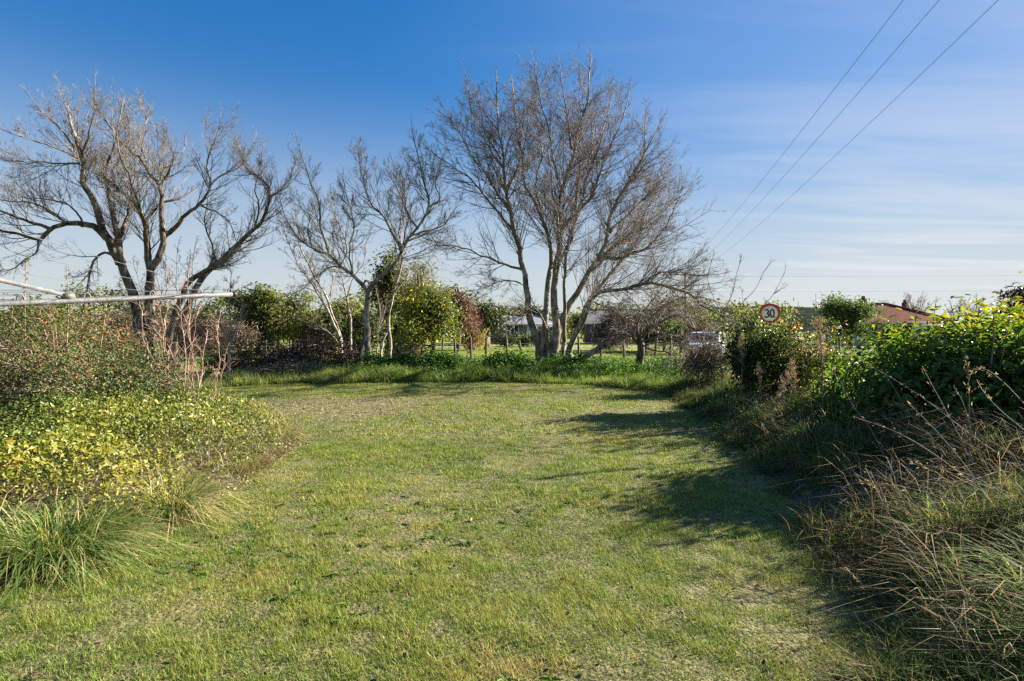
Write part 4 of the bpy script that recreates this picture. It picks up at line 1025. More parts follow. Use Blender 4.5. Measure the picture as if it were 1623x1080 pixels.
GST = 'long dry grass stems in the right border'
stems = [
    ([(1623, 748, 3.9), (1540, 690, 4.4), (1450, 622, 5.0), (1362, 570, 5.6)], 'longest pale dry stem slanting up across the broad-leaved shrub'),
    ([(1560, 765, 4.2), (1520, 690, 4.4), (1485, 625, 4.6), (1461, 580, 4.8)], 'dry stem slanting left before the dark heart of the shrub'),
    ([(1575, 770, 4.3), (1545, 700, 4.4), (1527, 640, 4.5), (1511, 613, 4.6)], 'shorter dry stem leaning left beside two longer ones'),
    ([(1536, 745, 4.0), (1537, 680, 4.0), (1535, 600, 4.0), (1530, 562, 4.0)], 'upright dry stem before the shrub at right'),
    ([(1623, 682, 4.0), (1585, 650, 4.3), (1558, 620, 4.6), (1548, 602, 4.8)], 'dry stem slanting left at the right edge of the view'),
    ([(1560, 780, 3.6), (1480, 720, 3.9), (1420, 685, 4.2), (1352, 660, 4.6)], 'low dry stem lying left across the straw'),
    ([(1310, 870, 3.7), (1316, 835, 3.8), (1360, 810, 3.9), (1460, 802, 4.0)], 'arched dry stem bowing over the lawn edge'),
    ([(1330, 960, 3.1), (1318, 930, 3.1), (1322, 906, 3.1), (1340, 902, 3.1), (1370, 930, 3.0)], 'hooked dry stem at the lawn edge'),
    ([(1450, 940, 3.2), (1425, 850, 3.4), (1390, 780, 3.6), (1372, 742, 3.8)], 'dry stem leaning left above the matted straw'),
    ([(1570, 820, 3.4), (1500, 790, 3.6), (1420, 770, 3.8), (1360, 764, 4.0)], 'dry stem lying nearly flat on the straw'),
    ([(1470, 700, 5.4), (1445, 660, 5.5), (1420, 620, 5.6), (1400, 590, 5.7)], 'thin dry stem low before the shrub centre'),
    ([(1600, 860, 3.2), (1545, 760, 3.4), (1490, 690, 3.6), (1440, 640, 3.8)], 'dry stem rising from the straw to the shrub'),
    ([(1623, 640, 4.4), (1590, 606, 4.5), (1560, 585, 4.6), (1535, 590, 4.7)], 'thin dry stem curving over at the right edge'),
    ([(1300, 690, 7.2), (1285, 640, 7.2), (1275, 605, 7.2)], 'short dry stem left of the broad-leaved shrub'),
    ([(1400, 720, 5.0), (1380, 680, 5.1), (1350, 640, 5.2), (1330, 600, 5.3)], 'dry stem leaning left at the shrub foot'),
    ([(1623, 810, 3.3), (1570, 770, 3.5), (1510, 745, 3.7), (1440, 735, 3.9)], 'dry stem sweeping left from the right edge of the straw'),
]
for i, (pp, lab) in enumerate(stems):
    P = [at(*p) for p in pp]
    stalk('dry_stem', lab, P, 0.0042, 0.0018, 'twig_pale', GST, seeds=36 if i % 3 == 0 else 16, seed=400 + i)

# tall dead weeds with feathery heads at the lawn's right edge
def dead_weed(seed, label, px, py0, py1, Y, lean=0.0, head=0.45, nb=26):
    r_ = np.random.default_rng(seed)
    b = at(px, py0, Y); tpt = at(px + lean, py1, Y)
    b[2] = max(float(ground_z(b[0], b[1])) - 0.02, 0)
    root = empty('dead_weed', b, label, 'dead weed', 'dead weeds along the right border')
    P = resample([b, (b + tpt) / 2 + [0.02, 0, 0], tpt], 12)
    V, Q = tubes(P[None], np.linspace(0.009, 0.003, 12)[None], 5)
    mesh_tris('stem', V, Q, MAT['twig_pale'], smooth=True, parent=root)
    L = np.linalg.norm(tpt - b)
    O, D, LL, R_ = spawn(r_, P[None], np.full((1, 12), 0.004), nb, 1 - head, 1.0, (0.3, 0.7), (0.10, 0.22), 0.8)
    P1, R1 = grow(r_, O, D, LL, np.full(nb, 0.0028), 5, 0.1, 0.1)
    O, D, LL, R_ = spawn(r_, P1, R1, 7, 0.2, 1.0, (0.3, 0.9), (0.25, 0.5), 0.8, lmin=0.02)
    P2, R2 = grow(r_, O, D, LL, np.full(len(O), 0.0018), 3, 0.15, 0.05)
    V1, Q1 = tubes(P1, R1, 3); V2, Q2 = tubes(P2, R2, 3)
    hd = np.repeat(P2[:, -1], 5, 0) + r_.normal(0, 0.012, (len(P2) * 5, 3))
    V3, T3, t3 = leaves(r_, hd, 0.016, 0.5, r_.normal(0, 1, hd.shape), tint=r_.uniform(0.2, 1, len(hd)))
    mesh_tris('branchlets', np.concatenate([V1, V2]), np.concatenate([Q1, Q2 + len(V1)]), MAT['twig_grey'], parent=root)
    mesh_tris('seed_head', V3, T3, MAT['dry'], t3, parent=root)['kind'] = 'stuff'
for i, (a, lab) in enumerate([
    ((1304, 690, 512, 7.4, -6, 0.40, 34), 'tallest dead weed with a feathery brown head before the mixed shrub'),
    ((1172, 640, 536, 9.8, 4, 0.4, 20), 'dead weed with a pale head before the dark rounded shrub'),
    ((1206, 650, 582, 9.0, -4, 0.5, 18), 'short dead weed right of the dark rounded shrub'),
    ((1216, 670, 578, 8.0, 40, 0.6, 26), 'leaning dead weed with a yellowish plume'),
    ((1144, 640, 560, 10.2, -3, 0.5, 16), 'dead weed standing left of the dark rounded shrub'),
    ((1250, 665, 590, 8.2, 6, 0.5, 16), 'small dead weed at the foot of the mixed shrub'),
    ((1130, 630, 580, 10.6, 2, 0.6, 14), 'lowest dead weed beside the lawn corner')]):
    dead_weed(430 + i, lab, *a)

# broad-leaved shrub on the right: its largest leaves are single pieces
r = np.random.default_rng(340)
sh = empty('broad_leaved_shrub', (5.0, 6.5, 0.15), 'big broad-leaved green shrub with yellow backlit tips filling the right border', 'shrub')
cs, ds = [], []
for (c_, rad, nn) in (((4.8, 3.75, 0.5), (0.5, 0.45, 0.85), 50), ((5.1, 4.85, 0.6), (0.4, 0.36, 0.98), 28), ((4.55, 6.45, 0.54), (0.70, 0.85, 0.82), 110), ((5.0, 6.3, 0.74), (0.78, 0.85, 0.95), 120), ((5.7, 6.0, 0.76), (0.95, 0.9, 0.98), 120),  # first two lobes stand out of view, added to shade the near lawn
                      ((5.55, 7.8, 0.6), (0.9, 0.95, 0.76), 90), ((4.75, 8.1, 0.34), (0.6, 0.75, 0.46), 50), ((6.6, 6.9, 0.8), (1.1, 1.1, 1.0), 90)):
    a, b_ = lumpy(r, nn, c_, np.array(rad) * 0.9, shell=0.5, lump=0.16, flat_base=-0.5)
    cs.append(a); ds.append(b_)
C = np.concatenate(cs); D = np.concatenate(ds)
C[:, 2] = np.maximum(C[:, 2], 0.25)
def hedge_tint(p, t): return t + np.clip((p[:, 2] - 1.2) * 0.6, 0, 0.38) + np.clip((p[:, 0] - 5.0) * 0.10, 0, 0.12)  # yellower towards the top: backlit glow put into the leaf tint
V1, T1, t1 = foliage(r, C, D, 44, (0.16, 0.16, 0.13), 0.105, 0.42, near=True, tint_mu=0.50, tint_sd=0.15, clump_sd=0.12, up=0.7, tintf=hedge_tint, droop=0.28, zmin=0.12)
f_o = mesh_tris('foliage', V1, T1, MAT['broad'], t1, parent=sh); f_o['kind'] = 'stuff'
ft = C[r.choice(np.nonzero(C[:, 1] > 5.6)[0], 110, replace=False)]
root_pts = np.stack([r.uniform(4.2, 6.2, 110), r.uniform(5.8, 8.0, 110), np.full(110, 0.1)], 1)
V, Q = stems_to(r, root_pts, ft, 0.014, 0.004, 6)
st = mesh_tris('branches', V, Q, MAT['twig_pink'], smooth=True, parent=sh)
# leafy shoots standing out of the top
def leaf_mesh(name, L, W, mat, tint, droop=0.3):
    pos = np.zeros((1, 3)); 
    xs_ = [(0, 0, 0), (0.22, 0.62, 0.1), (0.5, 1.0, 0.06), (0.78, 0.62, -0.08), (1, 0, -0.26)]
    Vv = [(0, 0, 0)]
    for (u, k_, z_) in xs_[1:4]:
        Vv += [(u * L, -W / 2 * k_, z_ * L * droop * 2 + 0.12 * W), (u * L, 0, z_ * L * droop * 2), (u * L, W / 2 * k_, z_ * L * droop * 2 + 0.12 * W)]
    Vv.append((L, 0, -0.26 * L * droop * 2))
    Tt = [(0, 1, 2), (0, 2, 3)]
    for i in (1, 4):
        Tt += [(i, i + 3, i + 4), (i, i + 4, i + 1), (i + 1, i + 4, i + 5), (i + 1, i + 5, i + 2)]
    Tt += [(7, 10, 8), (8, 10, 9)]
    me = bpy.data.meshes.new(name)
    me.from_pydata(Vv, [], Tt); me.materials.append(mat)
    at_ = me.attributes.new('tint', 'FLOAT', 'POINT'); at_.data.foreach_set('value', np.full(len(Vv), tint, dtype=np.float32))
    return me
LM_ = [leaf_mesh('leaf', 0.13, 0.052, MAT['broad'], q) for q in (0.35, 0.5, 0.62, 0.74, 0.86, 0.94)]
def put_leaf(parent, pos, axis, up, s, me):
    a = Vector(axis).normalized(); u = Vector(up); sd = u.cross(a)
    if sd.length < 1e-4: sd = Vector((1, 0, 0)).cross(a)
    sd.normalize(); u = a.cross(sd)
    Mx = Matrix(((a.x, sd.x, u.x), (a.y, sd.y, u.y), (a.z, sd.z, u.z))).to_4x4()
    lo = bpy.data.objects.new('leaf', me)
    lo.parent = parent
    lo.matrix_local = Matrix.Translation(Vector(pos) - parent.location) @ Mx @ Matrix.Scale(s, 4)
    COL.objects.link(lo)
count = 0
sP = []
for (px, py, Y) in ((1452, 498, 6.3), (1497, 500, 6.1), (1385, 531, 7.2), (1405, 545, 7.0), (1552, 488, 5.9), (1483, 481, 6.6), (1575, 496, 5.6), (1600, 500, 5.6), (1430, 520, 6.9), (1530, 490, 6.4), (1358, 556, 7.6), (1612, 490, 6.2)):
    tp = at(px, py, Y); bs = tp + np.array([r.normal(0, .03), r.normal(0, .05), -0.55])
    P = resample([bs, (tp + bs) / 2 + r.normal(0, 0.02, 3), tp], 8); sP.append(P)
    for j in range(11):
        u = 0.35 + 0.65 * j / 10; q = P[min(int(u * 7), 7)]
        a = j * 2.4 + r.uniform(-.3, .3)
        el = 0.15 + 0.8 * (j / 10)
        put_leaf(sh, q, (math.cos(a) * math.cos(el), math.sin(a) * math.cos(el), math.sin(el) * 0.8), (0, 0, 1), r.uniform(0.7, 1.0) * (1.0 - 0.2 * (j / 10)), LM_[min(5, 2 + j // 3)])
        count += 1
for P in sP:
    V, Q = tubes(P[None], np.linspace(0.008, 0.004, 8)[None], 5)
    mesh_tris('shoot', V, Q, MAT['twig_pink'], smooth=True, parent=sh)
# largest leaves on the side towards the lawn
score = (-C[:, 1] * 0.9 - C[:, 0] * 0.3 + r.normal(0, 0.5, len(C)))
order = np.argsort(-score)
order = np.array([q for q in order if C[q, 2] < 1.35 and C[q, 1] > 5.3 and C[q, 0] < 0.9 * C[q, 1]])[:150]
i = 0
while count < 298:
    c_ = C[order[i % len(order)]] + r.normal(0, 0.06, 3) + D[order[i % len(order)]] * 0.06
    d_ = D[order[i % len(order)]] + r.normal(0, 0.5, 3)
    d_[2] = d_[2] * 0.4 - 0.15
    put_leaf(sh, c_, d_, (D[order[i % len(order)]][0] * 0.5, D[order[i % len(order)]][1] * 0.5, 1.0), r.uniform(0.75, 1.25), LM_[int(r.integers(0, 4))])
    i += 1; count += 1

# dark rounded shrub and mixed shrub
evergreen(349, 'thicket', 'brown twiggy thicket at the far right corner of the lawn', 'thicket', (4.75, 13.7, 0.1), 1.55, 0.75, 0.6, MAT['scrub'], leaf=0.2, aspect=0.045, clumps=90, per=34, spread=0.2, crown_lo=-0.1, lump=0.45, trunk_r=0.02)
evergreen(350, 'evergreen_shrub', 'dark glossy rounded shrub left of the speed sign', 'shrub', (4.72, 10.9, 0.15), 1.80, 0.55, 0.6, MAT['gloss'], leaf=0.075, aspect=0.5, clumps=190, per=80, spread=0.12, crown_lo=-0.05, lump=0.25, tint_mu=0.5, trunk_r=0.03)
evergreen(351, 'mixed_shrub', 'straggly mixed shrub with orange tinted leaves right of the speed sign', 'shrub', (5.05, 9.9, 0.15), 1.72, 0.72, 0.7, MAT['rose'], leaf=0.06, aspect=0.5, clumps=150, per=65, spread=0.13, crown_lo=0.0, lump=0.4, tint_mu=0.40, trunk_r=0.025)
def rose_shoots(seed, name, label, pts, parent_loc):
    r_ = np.random.default_rng(seed)
    root = empty(name, parent_loc, label, 'shrub')
    Ps, cc, dd = [], [], []
    for (px, py, Y, dx) in pts:
        tp = at(px, py, Y); bs = np.array([tp[0] + dx, tp[1], 0.2])
        P = resample([bs, (tp * 0.6 + bs * 0.4) + r_.normal(0, 0.04, 3), tp], 10); Ps.append(P)
        for j in range(34):
            u = r_.uniform(0.35, 1.0); q = P[int(u * 9)]
            cc.append(q + r_.normal(0, 0.02, 3)); dd.append([r_.normal(), r_.normal(), 0.4])
    V, Q = tubes(np.array(Ps), np.tile(np.linspace(0.008, 0.003, 10), (len(Ps), 1)), 5)
    mesh_tris('stems', V, Q, MAT['twig_grey'], smooth=True, parent=root)
    V, T, t = foliage(r_, np.array(cc), nrm(np.array(dd)), 4, 0.045, 0.065, 0.48, tint_mu=0.5, tint_sd=0.22, clump_sd=0.2, up=0.6)
    mesh_tris('foliage', V, T, MAT['rose'], t, parent=root)
rose_shoots(352, 'tall_shrub', 'tall leafy shoots standing above the mixed shrub', [(1293, 466, 9.0, 0.05), (1265, 478, 9.2, 0.0), (1312, 492, 8.8, 0.1), (1328, 500, 9.0, 0.1), (1278, 500, 9.1, -0.1), (1340, 520, 8.8, 0.05), (1250, 505, 9.2, -0.1), (1300, 510, 8.6, 0.0)], (5.0, 9.0, 0.2))

# ------------------------------------------------------------------ left border
# small-leaved shrub with reddish shoots
r = np.random.default_rng(360)
lb = empty('berry_shrub', (-6.0, 7.6, 0.1), 'large small-leaved shrub with reddish tips under the clothesline', 'shrub')
cs, ds = [], []
for (c_, rad, nn) in (((-6.2, 7.4, 0.75), (1.5, 1.0, 1.0), 300), ((-5.15, 7.6, 0.5), (0.75, 0.7, 0.68), 150), ((-7.6, 7.0, 0.8), (1.2, 1.1, 1.05), 170), ((-5.5, 6.7, 0.45), (0.9, 0.6, 0.65), 110)):
    a, b_ = lumpy(r, nn, c_, rad, shell=0.45, lump=0.13, flat_base=-0.4, nl=14)
    cs.append(a); ds.append(b_)
C = np.concatenate(cs); D = np.concatenate(ds); C[:, 2] = np.maximum(C[:, 2], 0.2)
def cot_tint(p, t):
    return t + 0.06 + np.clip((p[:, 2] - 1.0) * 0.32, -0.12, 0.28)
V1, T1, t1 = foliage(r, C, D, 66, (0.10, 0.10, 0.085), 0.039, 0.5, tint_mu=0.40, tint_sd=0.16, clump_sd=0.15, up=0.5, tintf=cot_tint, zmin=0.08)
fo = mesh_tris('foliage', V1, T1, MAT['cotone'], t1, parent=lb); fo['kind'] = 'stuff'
sel = r.choice(len(C), 320, replace=False)
rp = np.stack([r.uniform(-7.2, -4.6, 320), r.uniform(7.0, 8.0, 320), np.full(320, 0.1)], 1)
V, Q = stems_to(r, rp, C[sel] + D[sel] * 0.10, 0.012, 0.003, 7, sides=4)
mesh_tris('branches', V, Q, MAT['twig_pink'], smooth=True, parent=lb)
# upright shoots with rows of small leaves
Ps, pos, ax = [], [], []
for (px0, py0, px1, py1, Y) in ((40, 560, 43, 402, 7.2), (105, 560, 106, 420, 7.2), (158, 560, 172, 458, 7.4), (55, 580, 88, 490, 6.8), (130, 520, 140, 470, 7.6), (10, 560, 20, 478, 7.2), (195, 560, 205, 520, 7.6), (75, 540, 60, 470, 7.5), (120, 560, 150, 495, 7.0)):
    P = resample([at(px0, py0, Y), at((px0 + px1) / 2 + r.normal(0, 3), (py0 + py1) / 2, Y), at(px1, py1, Y)], 12); Ps.append(P)
    for j in range(90):
        u = r.uniform(0.25, 1) * 11; a = min(int(u), 10); q = P[a] * (1 - u + a) + P[a + 1] * (u - a)
        pos.append(q); th = r.uniform(0, 6.28); ax.append((math.cos(th), math.sin(th), 0.35))
for P in Ps:
    V, Q = tubes(P[None], np.linspace(0.009, 0.003, 12)[None], 5)
    mesh_tris('shoot', V, Q, MAT['twig_pink'], smooth=True, parent=lb)
V, T, t = leaves(r, np.array(pos), 0.042, 0.4, np.tile([0, 0, 1.0], (len(pos), 1)), axis=np.array(ax), tint=r.uniform(0.3, 1.0, len(pos)))
mesh_tris('shoot_leaves', V, T, MAT['cotone'], t, parent=lb)

# soil of the left bed
bed = grid_mesh('bed', np.arange(-9.0, -2.2, 0.15), np.arange(2.2, 10.0, 0.15), lambda X, Y: ground_z(X, Y) + 0.005 + 0.03 * vnoise(X, Y, 78, 0.4), MAT['thatch'], keep=lambda x, y: (x < left_edge_x(y) - 0.02) & (x > left_edge_x(y) - 4.8))
tag(bed, 'soil and litter of the left planting bed', 'bed', kind='structure')
# periwinkle ground cover
r = np.random.default_rng(370)
n = 26000
y = 2.6 + 7.0 * r.random(n) ** 1.25
off = r.uniform(0.0, 3.6, n)
x = left_edge_x(y) - 0.08 - off
def vinca_h(x, y, off):
    return (0.12 + 0.50 * np.clip(off / 0.7, 0, 1) ** 0.6 * (0.62 + 0.6 * vnoise(x, y, 61, 0.55)) + 0.16 * (vnoise(x, y, 62, 0.22) - 0.5)) * np.clip((9.9 - y) / 1.0, 0.3, 1) * np.where(y > 6.8, 0.92, 1.0)
h = vinca_h(x, y, off)
keep = (off < 3.4) & (x > -7.0) & (np.abs(x) < 0.95 * y + 0.6)
# the tussock has its own room at the near corner
keep &= ~(((x + 3.0) / 0.36) ** 2 + ((y - 3.66) / 0.34) ** 2 < 1)
x, y, off, h = x[keep], y[keep], off[keep], h[keep]
z = ground_z(x, y) + h * (1 - 0.75 * r.random(len(x)) ** 2)
rim = off < 0.22
z = np.where(rim, ground_z(x, y) + h * r.random(len(x)), z)
pos = np.stack([x, y, z], 1)
rep = np.repeat(np.arange(len(x)), 3)
pos = pos[rep] + r.normal(0, 0.035, (len(rep), 3))
yel = np.clip(1.35 - np.abs(off - 0.7) * 0.6, 0.15, 1.1)[rep] * (0.5 + 0.9 * vnoise(x, y, 63, 0.8))[rep]
yel *= np.clip((6.9 - y) / 2.5, 0.72, 1.1)[rep]
tint = np.clip(0.04 + 0.50 * yel + 0.3 * (vnoise(x, y, 64, 0.2)[rep] - 0.5) + r.normal(0, 0.17, len(rep)), 0, 1)
nor = np.tile([0.35, -0.25, 0.8], (len(rep), 1)) + r.normal(0, 0.45, (len(rep), 3))
size = np.where(r.random(len(rep)) < 0.15, 0.055, 0.036) * r.uniform(0.6, 1.2, len(rep))
nr = pos[:, 1] < 5.2
ch = [leaves(r, pos[m_], size[m_], 0.52, nor[m_], near=bool(q), tint=tint[m_], droop=0.2) for q, m_ in ((1, nr), (0, ~nr))]
V, T, t = merge(ch)
o = mesh_tris('periwinkle', V, T, MAT['vinca'], t)
tag(o, 'yellow green periwinkle covering the left border', 'ground cover', kind='stuff')
# its trailing runners and dead leaves on the soil edge
r = np.random.default_rng(371)
n = 900
y = r.uniform(2.8, 9.5, n); off = np.abs(r.normal(0.15, 0.3, n)); x = left_edge_x(y) - off
V, T, t = blades(r, np.c_[x, y, ground_z(x, y) + 0.02 + np.clip(vinca_h(x, y, off), 0, 0.5) * r.random(n)], r.uniform(0.15, 0.4, n), r.uniform(0.003, 0.005, n), r.uniform(0.7, 1.3, n), 3, droop=0.35, tint=r.uniform(0.1, 1, n))
n2 = 5200
y = r.uniform(2.8, 9.5, n2); x = left_edge_x(y) + r.normal(0.0, 0.09, n2)
c2 = leaves(r, np.c_[x, y, ground_z(x, y) + r.uniform(0.0, 0.04, n2)], 0.03, 0.5, np.tile([0, 0, 1.0], (n2, 1)), tint=r.random(n2))
V, T, t = merge([(V, T, t), c2])
o = mesh_tris('dead_runners', V, T, MAT['dry'], t)
tag(o, 'dead runners and litter along the left border edge', 'litter', kind='stuff')
r = np.random.default_rng(372)
V, T = [], []
ys_ = np.linspace(2.6, 9.6, 60); 
ex = left_edge_x(ys_)
Vs_ = np.concatenate([np.c_[ex + 0.02 + 0.05 * vnoise(ex, ys_, 71, 0.2), ys_, 0 * ys_ + 0.012], np.c_[ex - 0.22, ys_, ground_z(ex - 0.22, ys_) + 0.03]])
Tq = np.array([(i, i + 1, 60 + i + 1, 60 + i) for i in range(59)])
o = mesh_tris('soil_edge', Vs_, Tq[:, ::-1], MAT['soil'])
tag(o, 'strip of bare soil along the left border', 'soil', kind='structure')

# tussocks
def tussock(seed, label, x, y, rad, h, n, dry=0.08, tmu=0.35):
    r_ = np.random.default_rng(seed)
    root = empty('grass_tussock', (x, y, 0), label, 'grass clump')
    a = r_.uniform(0, 6.283, n); q = rad * np.sqrt(r_.random(n)) * 0.55
    b = np.c_[x + np.cos(a) * q, y + np.sin(a) * q, ground_z(x + np.cos(a) * q, y + np.sin(a) * q) - 0.01]
    tint = np.clip(r_.normal(tmu, 0.16, n), 0, 0.8)
    tint = np.where(r_.random(n) < dry, r_.uniform(0.8, 1, n), tint)
    V, T, t = blades(r_, b, h * r_.uniform(0.5, 1.25, n), r_.uniform(0.005, 0.010, n), np.abs(r_.normal(0.8, 0.4, n)) + q / rad * 0.5, 4, az=a + r_.normal(0, 0.8, n), droop=0.3, tint=tint)
    n3_ = int(n * 0.35)   # dead thatch round the foot
    a3 = r_.uniform(0, 6.283, n3_); q3 = rad * r_.uniform(0.2, 0.9, n3_)
    b3 = np.c_[x + np.cos(a3) * q3, y + np.sin(a3) * q3, ground_z(x + np.cos(a3) * q3, y + np.sin(a3) * q3) + 0.005]
    c3 = blades(r_, b3, h * r_.uniform(0.2, 0.6, n3_), r_.uniform(0.003, 0.006, n3_), r_.uniform(0.9, 1.3, n3_), 3, az=a3 + r_.normal(0, 0.9, n3_), droop=0.45, tint=r_.uniform(0.8, 1, n3_))
    V, T, t = merge([(V, T, t)] + ([c3] if True else []))
    bl = mesh_tris('blades', V, T, MAT['lush'], t, parent=root); bl['kind'] = 'stuff'
r = np.random.default_rng(379)
n = 9000
y = r.uniform(2.7, 9.6, n); x = left_edge_x(y) + r.normal(-0.03, 0.07, n)
hf = vnoise(x, y, 72, 0.35)
tint = np.where(r.random(n) < 0.25 + 0.4 * hf, r.uniform(0.78, 1.0, n), r.uniform(0.2, 0.7, n))
V, T, t = blades(r, np.c_[x, y, ground_z(x, y) - 0.01], (0.04 + 0.16 * hf ** 1.5) * r.uniform(0.5, 1.4, n), r.uniform(0.003, 0.006, n), np.abs(r.normal(0.8, 0.4, n)), 2, droop=0.2, tint=tint)
o = mesh_tris('edge_grass', V, T, MAT['rank'], t)
tag(o, 'ragged grass along the edge of the left border', 'grass', kind='stuff')
tussock(380, 'big green grass tussock at the near corner of the left border', -2.98, 3.72, 0.50, 0.48, 2100, 0.20, 0.46)
tussock(381, 'half dead straw coloured grass tuft behind the big tussock', -2.78, 4.62, 0.30, 0.48, 800, 0.55)
tussock(382, 'pale grass tuft where the left border turns the corner', -3.22, 7.9, 0.25, 0.36, 420, 0.5, 0.5)
tussock(383, 'coarse green grass clump at the near right corner', 2.55, 2.55, 0.45, 0.42, 700, 0.08, 0.5)
tussock(384, 'green grass clump in the right border beside the straw', 2.75, 3.55, 0.35, 0.40, 420, 0.15, 0.5)
tussock(385, 'lush grass clump at the right lawn corner', 3.75, 9.7, 0.5, 0.50, 700, 0.1, 0.5)
tussock(386, 'lush grass clump left of the straggly mixed shrub', 3.75, 8.4, 0.45, 0.45, 600, 0.18, 0.5)

# bare pink-stemmed shrub behind the periwinkle
pk = []
r = np.random.default_rng(390)
b0 = np.array([-4.35, 7.55, 0.1])
for (px, py, Y, ox) in ((238, 560, 7.4, -0.2), (262, 520, 7.6, -0.1), (285, 470, 7.8, 0.0), (298, 440, 7.5, 0.1), (312, 500, 7.3, 0.15), (345, 520, 7.6, 0.2), (325, 545, 7.9, 0.2), (225, 500, 7.9, -0.2), (270, 445, 7.9, -0.05), (300, 540, 7.0, 0.1), (250, 480, 7.2, -0.1), (355, 575, 7.2, 0.25)):
    e = at(px, py, Y); s_ = b0 + [ox, r.normal(0, 0.12), 0]
    pk.append((np.array([s_, (s_ + e) / 2 + r.normal(0, 0.05, 3), e]), 0.014, 0.004, 0.2))
bare_tree(391, 'bare_shrub', 'bare shrub of thin pinkish stems between the berry shrub and lawn', b0, pk, 'twig_pink', 'twig_pink', dens=5.0, L1=(0.2, 0.55), n2=3, n3=2, twig_r=0.0022, r1=0.006, up=(0.06, 0.03, 0.0), cat='shrub')
stalk('dry_stem', 'single pale dry stem bending over behind the periwinkle hedge', [at(345, 645, 8.6), at(352, 618, 8.6), at(370, 598, 8.6), at(388, 592, 8.6), at(396, 597, 8.6)], 0.008, 0.004, 'twig_pale', None, 10, 395)

# brush heap and clippings mound beyond the lawn
def heap(seed, name, label, x, y, rx, ry, h, mat, n, leaf, aspect, cat):
    r_ = np.random.default_rng(seed)
    root = empty(name, (x, y, 0.1), label, cat)
    c_, d_ = lumpy(r_, n, (x, y, 0.05), (rx, ry, h), shell=0.5, lump=0.25, flat_base=0.0)
    V, T, t = foliage(r_, c_, d_, 34, (0.12, 0.12, 0.09), leaf, aspect, tint_mu=0.5)
    mesh_tris('dead_leaves', V, T, MAT[mat], t, parent=root)
    a = c_[r_.choice(n, n // 2)]; b_ = a + nrm(r_.normal(0, 1, a.shape) * [1, 1, 0.35]) * r_.uniform(0.3, 0.9, (len(a), 1))
    V, Q = stems_to(r_, a, b_, 0.016, 0.006, 4)
    mesh_tris('sticks', V, Q, MAT['twig'], smooth=True, parent=root)
heap(600, 'brush_heap', 'dark brown heap of dead leafy branches behind the lawn at left', -7.1, 19.6, 1.6, 0.9, 1.15, 'brownleaf', 220, 0.10, 0.5, 'brush heap')
heap(601, 'brush_heap', 'second lower brown brush heap left of the leaning pale stems', -9.0, 19.4, 1.5, 0.8, 0.95, 'brownleaf', 160, 0.10, 0.4, 'brush heap')
heap(602, 'clippings_mound', 'low mound of pale brown dead clippings at the lawn end', -7.1, 17.7, 1.4, 0.7, 0.52, 'litter', 150, 0.09, 0.14, 'clippings')
# fallen pale branch arching out of the heap
fb = [(trace(21.5, 21.0, [(541, 556), (528, 534), (510, 520), (488, 508), (464, 502), (448, 506)]), 0.05, 0.015, 0.3)]
bare_tree(603, 'fallen_branch', 'pale fallen branch arching left out of the brush heap', at(541, 556, 21.5), fb, 'bark_white', 'twig_pale', dens=5, L1=(0.4, 1.0), n2=5, n3=4, cat='branch', twig_r=0.0045)
# charred stump
P = resample([np.array([-5.75, 21.3, 0.0]), np.array([-5.72, 21.3, 0.5]), np.array([-5.6, 21.3, 0.95]), np.array([-5.45, 21.3, 1.5])], 10)
root = empty('tree_stump', (-5.75, 21.3, 0.0), 'broken leaning stump left of the forked tree', 'stump')
V, Q = tubes(P[None], np.array([[0.26, 0.22, 0.2, 0.2, 0.17, 0.15, 0.12, 0.10, 0.07, 0.03]]), 9)
V = V + np.random.default_rng(5).normal(0, 0.012, V.shape)
mesh_tris('trunk', V, Q, MAT['bark_dark'], smooth=False, parent=root)

# ------------------------------------------------------------------ boxes
def box(V, T, c, s, rz=0.0):
    x, y, z = s[0] / 2, s[1] / 2, s[2] / 2
    p = np.array([(-x, -y, -z), (x, -y, -z), (x, y, -z), (-x, y, -z), (-x, -y, z), (x, -y, z), (x, y, z), (-x, y, z)])
    if rz:
        cc, ss = math.cos(rz), math.sin(rz); p = np.stack([p[:, 0] * cc - p[:, 1] * ss, p[:, 0] * ss + p[:, 1] * cc, p[:, 2]], 1)
    k = sum(len(v) for v in V)
    V.append(p + np.array(c)); T.append(np.array([(0, 3, 2, 1), (4, 5, 6, 7), (0, 1, 5, 4), (1, 2, 6, 5), (2, 3, 7, 6), (3, 0, 4, 7)]) + k)

def box_part(name, c, s, mat, parent, rz=0.0):
    V, T = [], []; box(V, T, c, s, rz)
    return mesh_local(name, np.concatenate(V), np.concatenate(T), mat, parent)

def mesh_local(name, V, T, mat, parent, smooth=False):
    """coordinates already local to the parent"""
    o = mesh_tris(name, V, T, mat, smooth=smooth)
    o.parent = parent
    return o

def tube_part(name, pts, rad, mat, parent, sides=8, m=None, cap=True):
    P = resample(pts, m) if m else np.array(pts, float)
    R = np.full((1, len(P)), rad)
    if cap:
        e0, e1 = P[0] - nrm(P[1] - P[0]) * 1e-4, P[-1] + nrm(P[-1] - P[-2]) * 1e-4
        P = np.vstack([e0, P, e1]); R = np.concatenate([[[0.0005]], R, [[0.0005]]], 1)
    V, Q = tubes(P[None], R, sides)
    return mesh_local(name, V, Q, mat, parent, smooth=True)

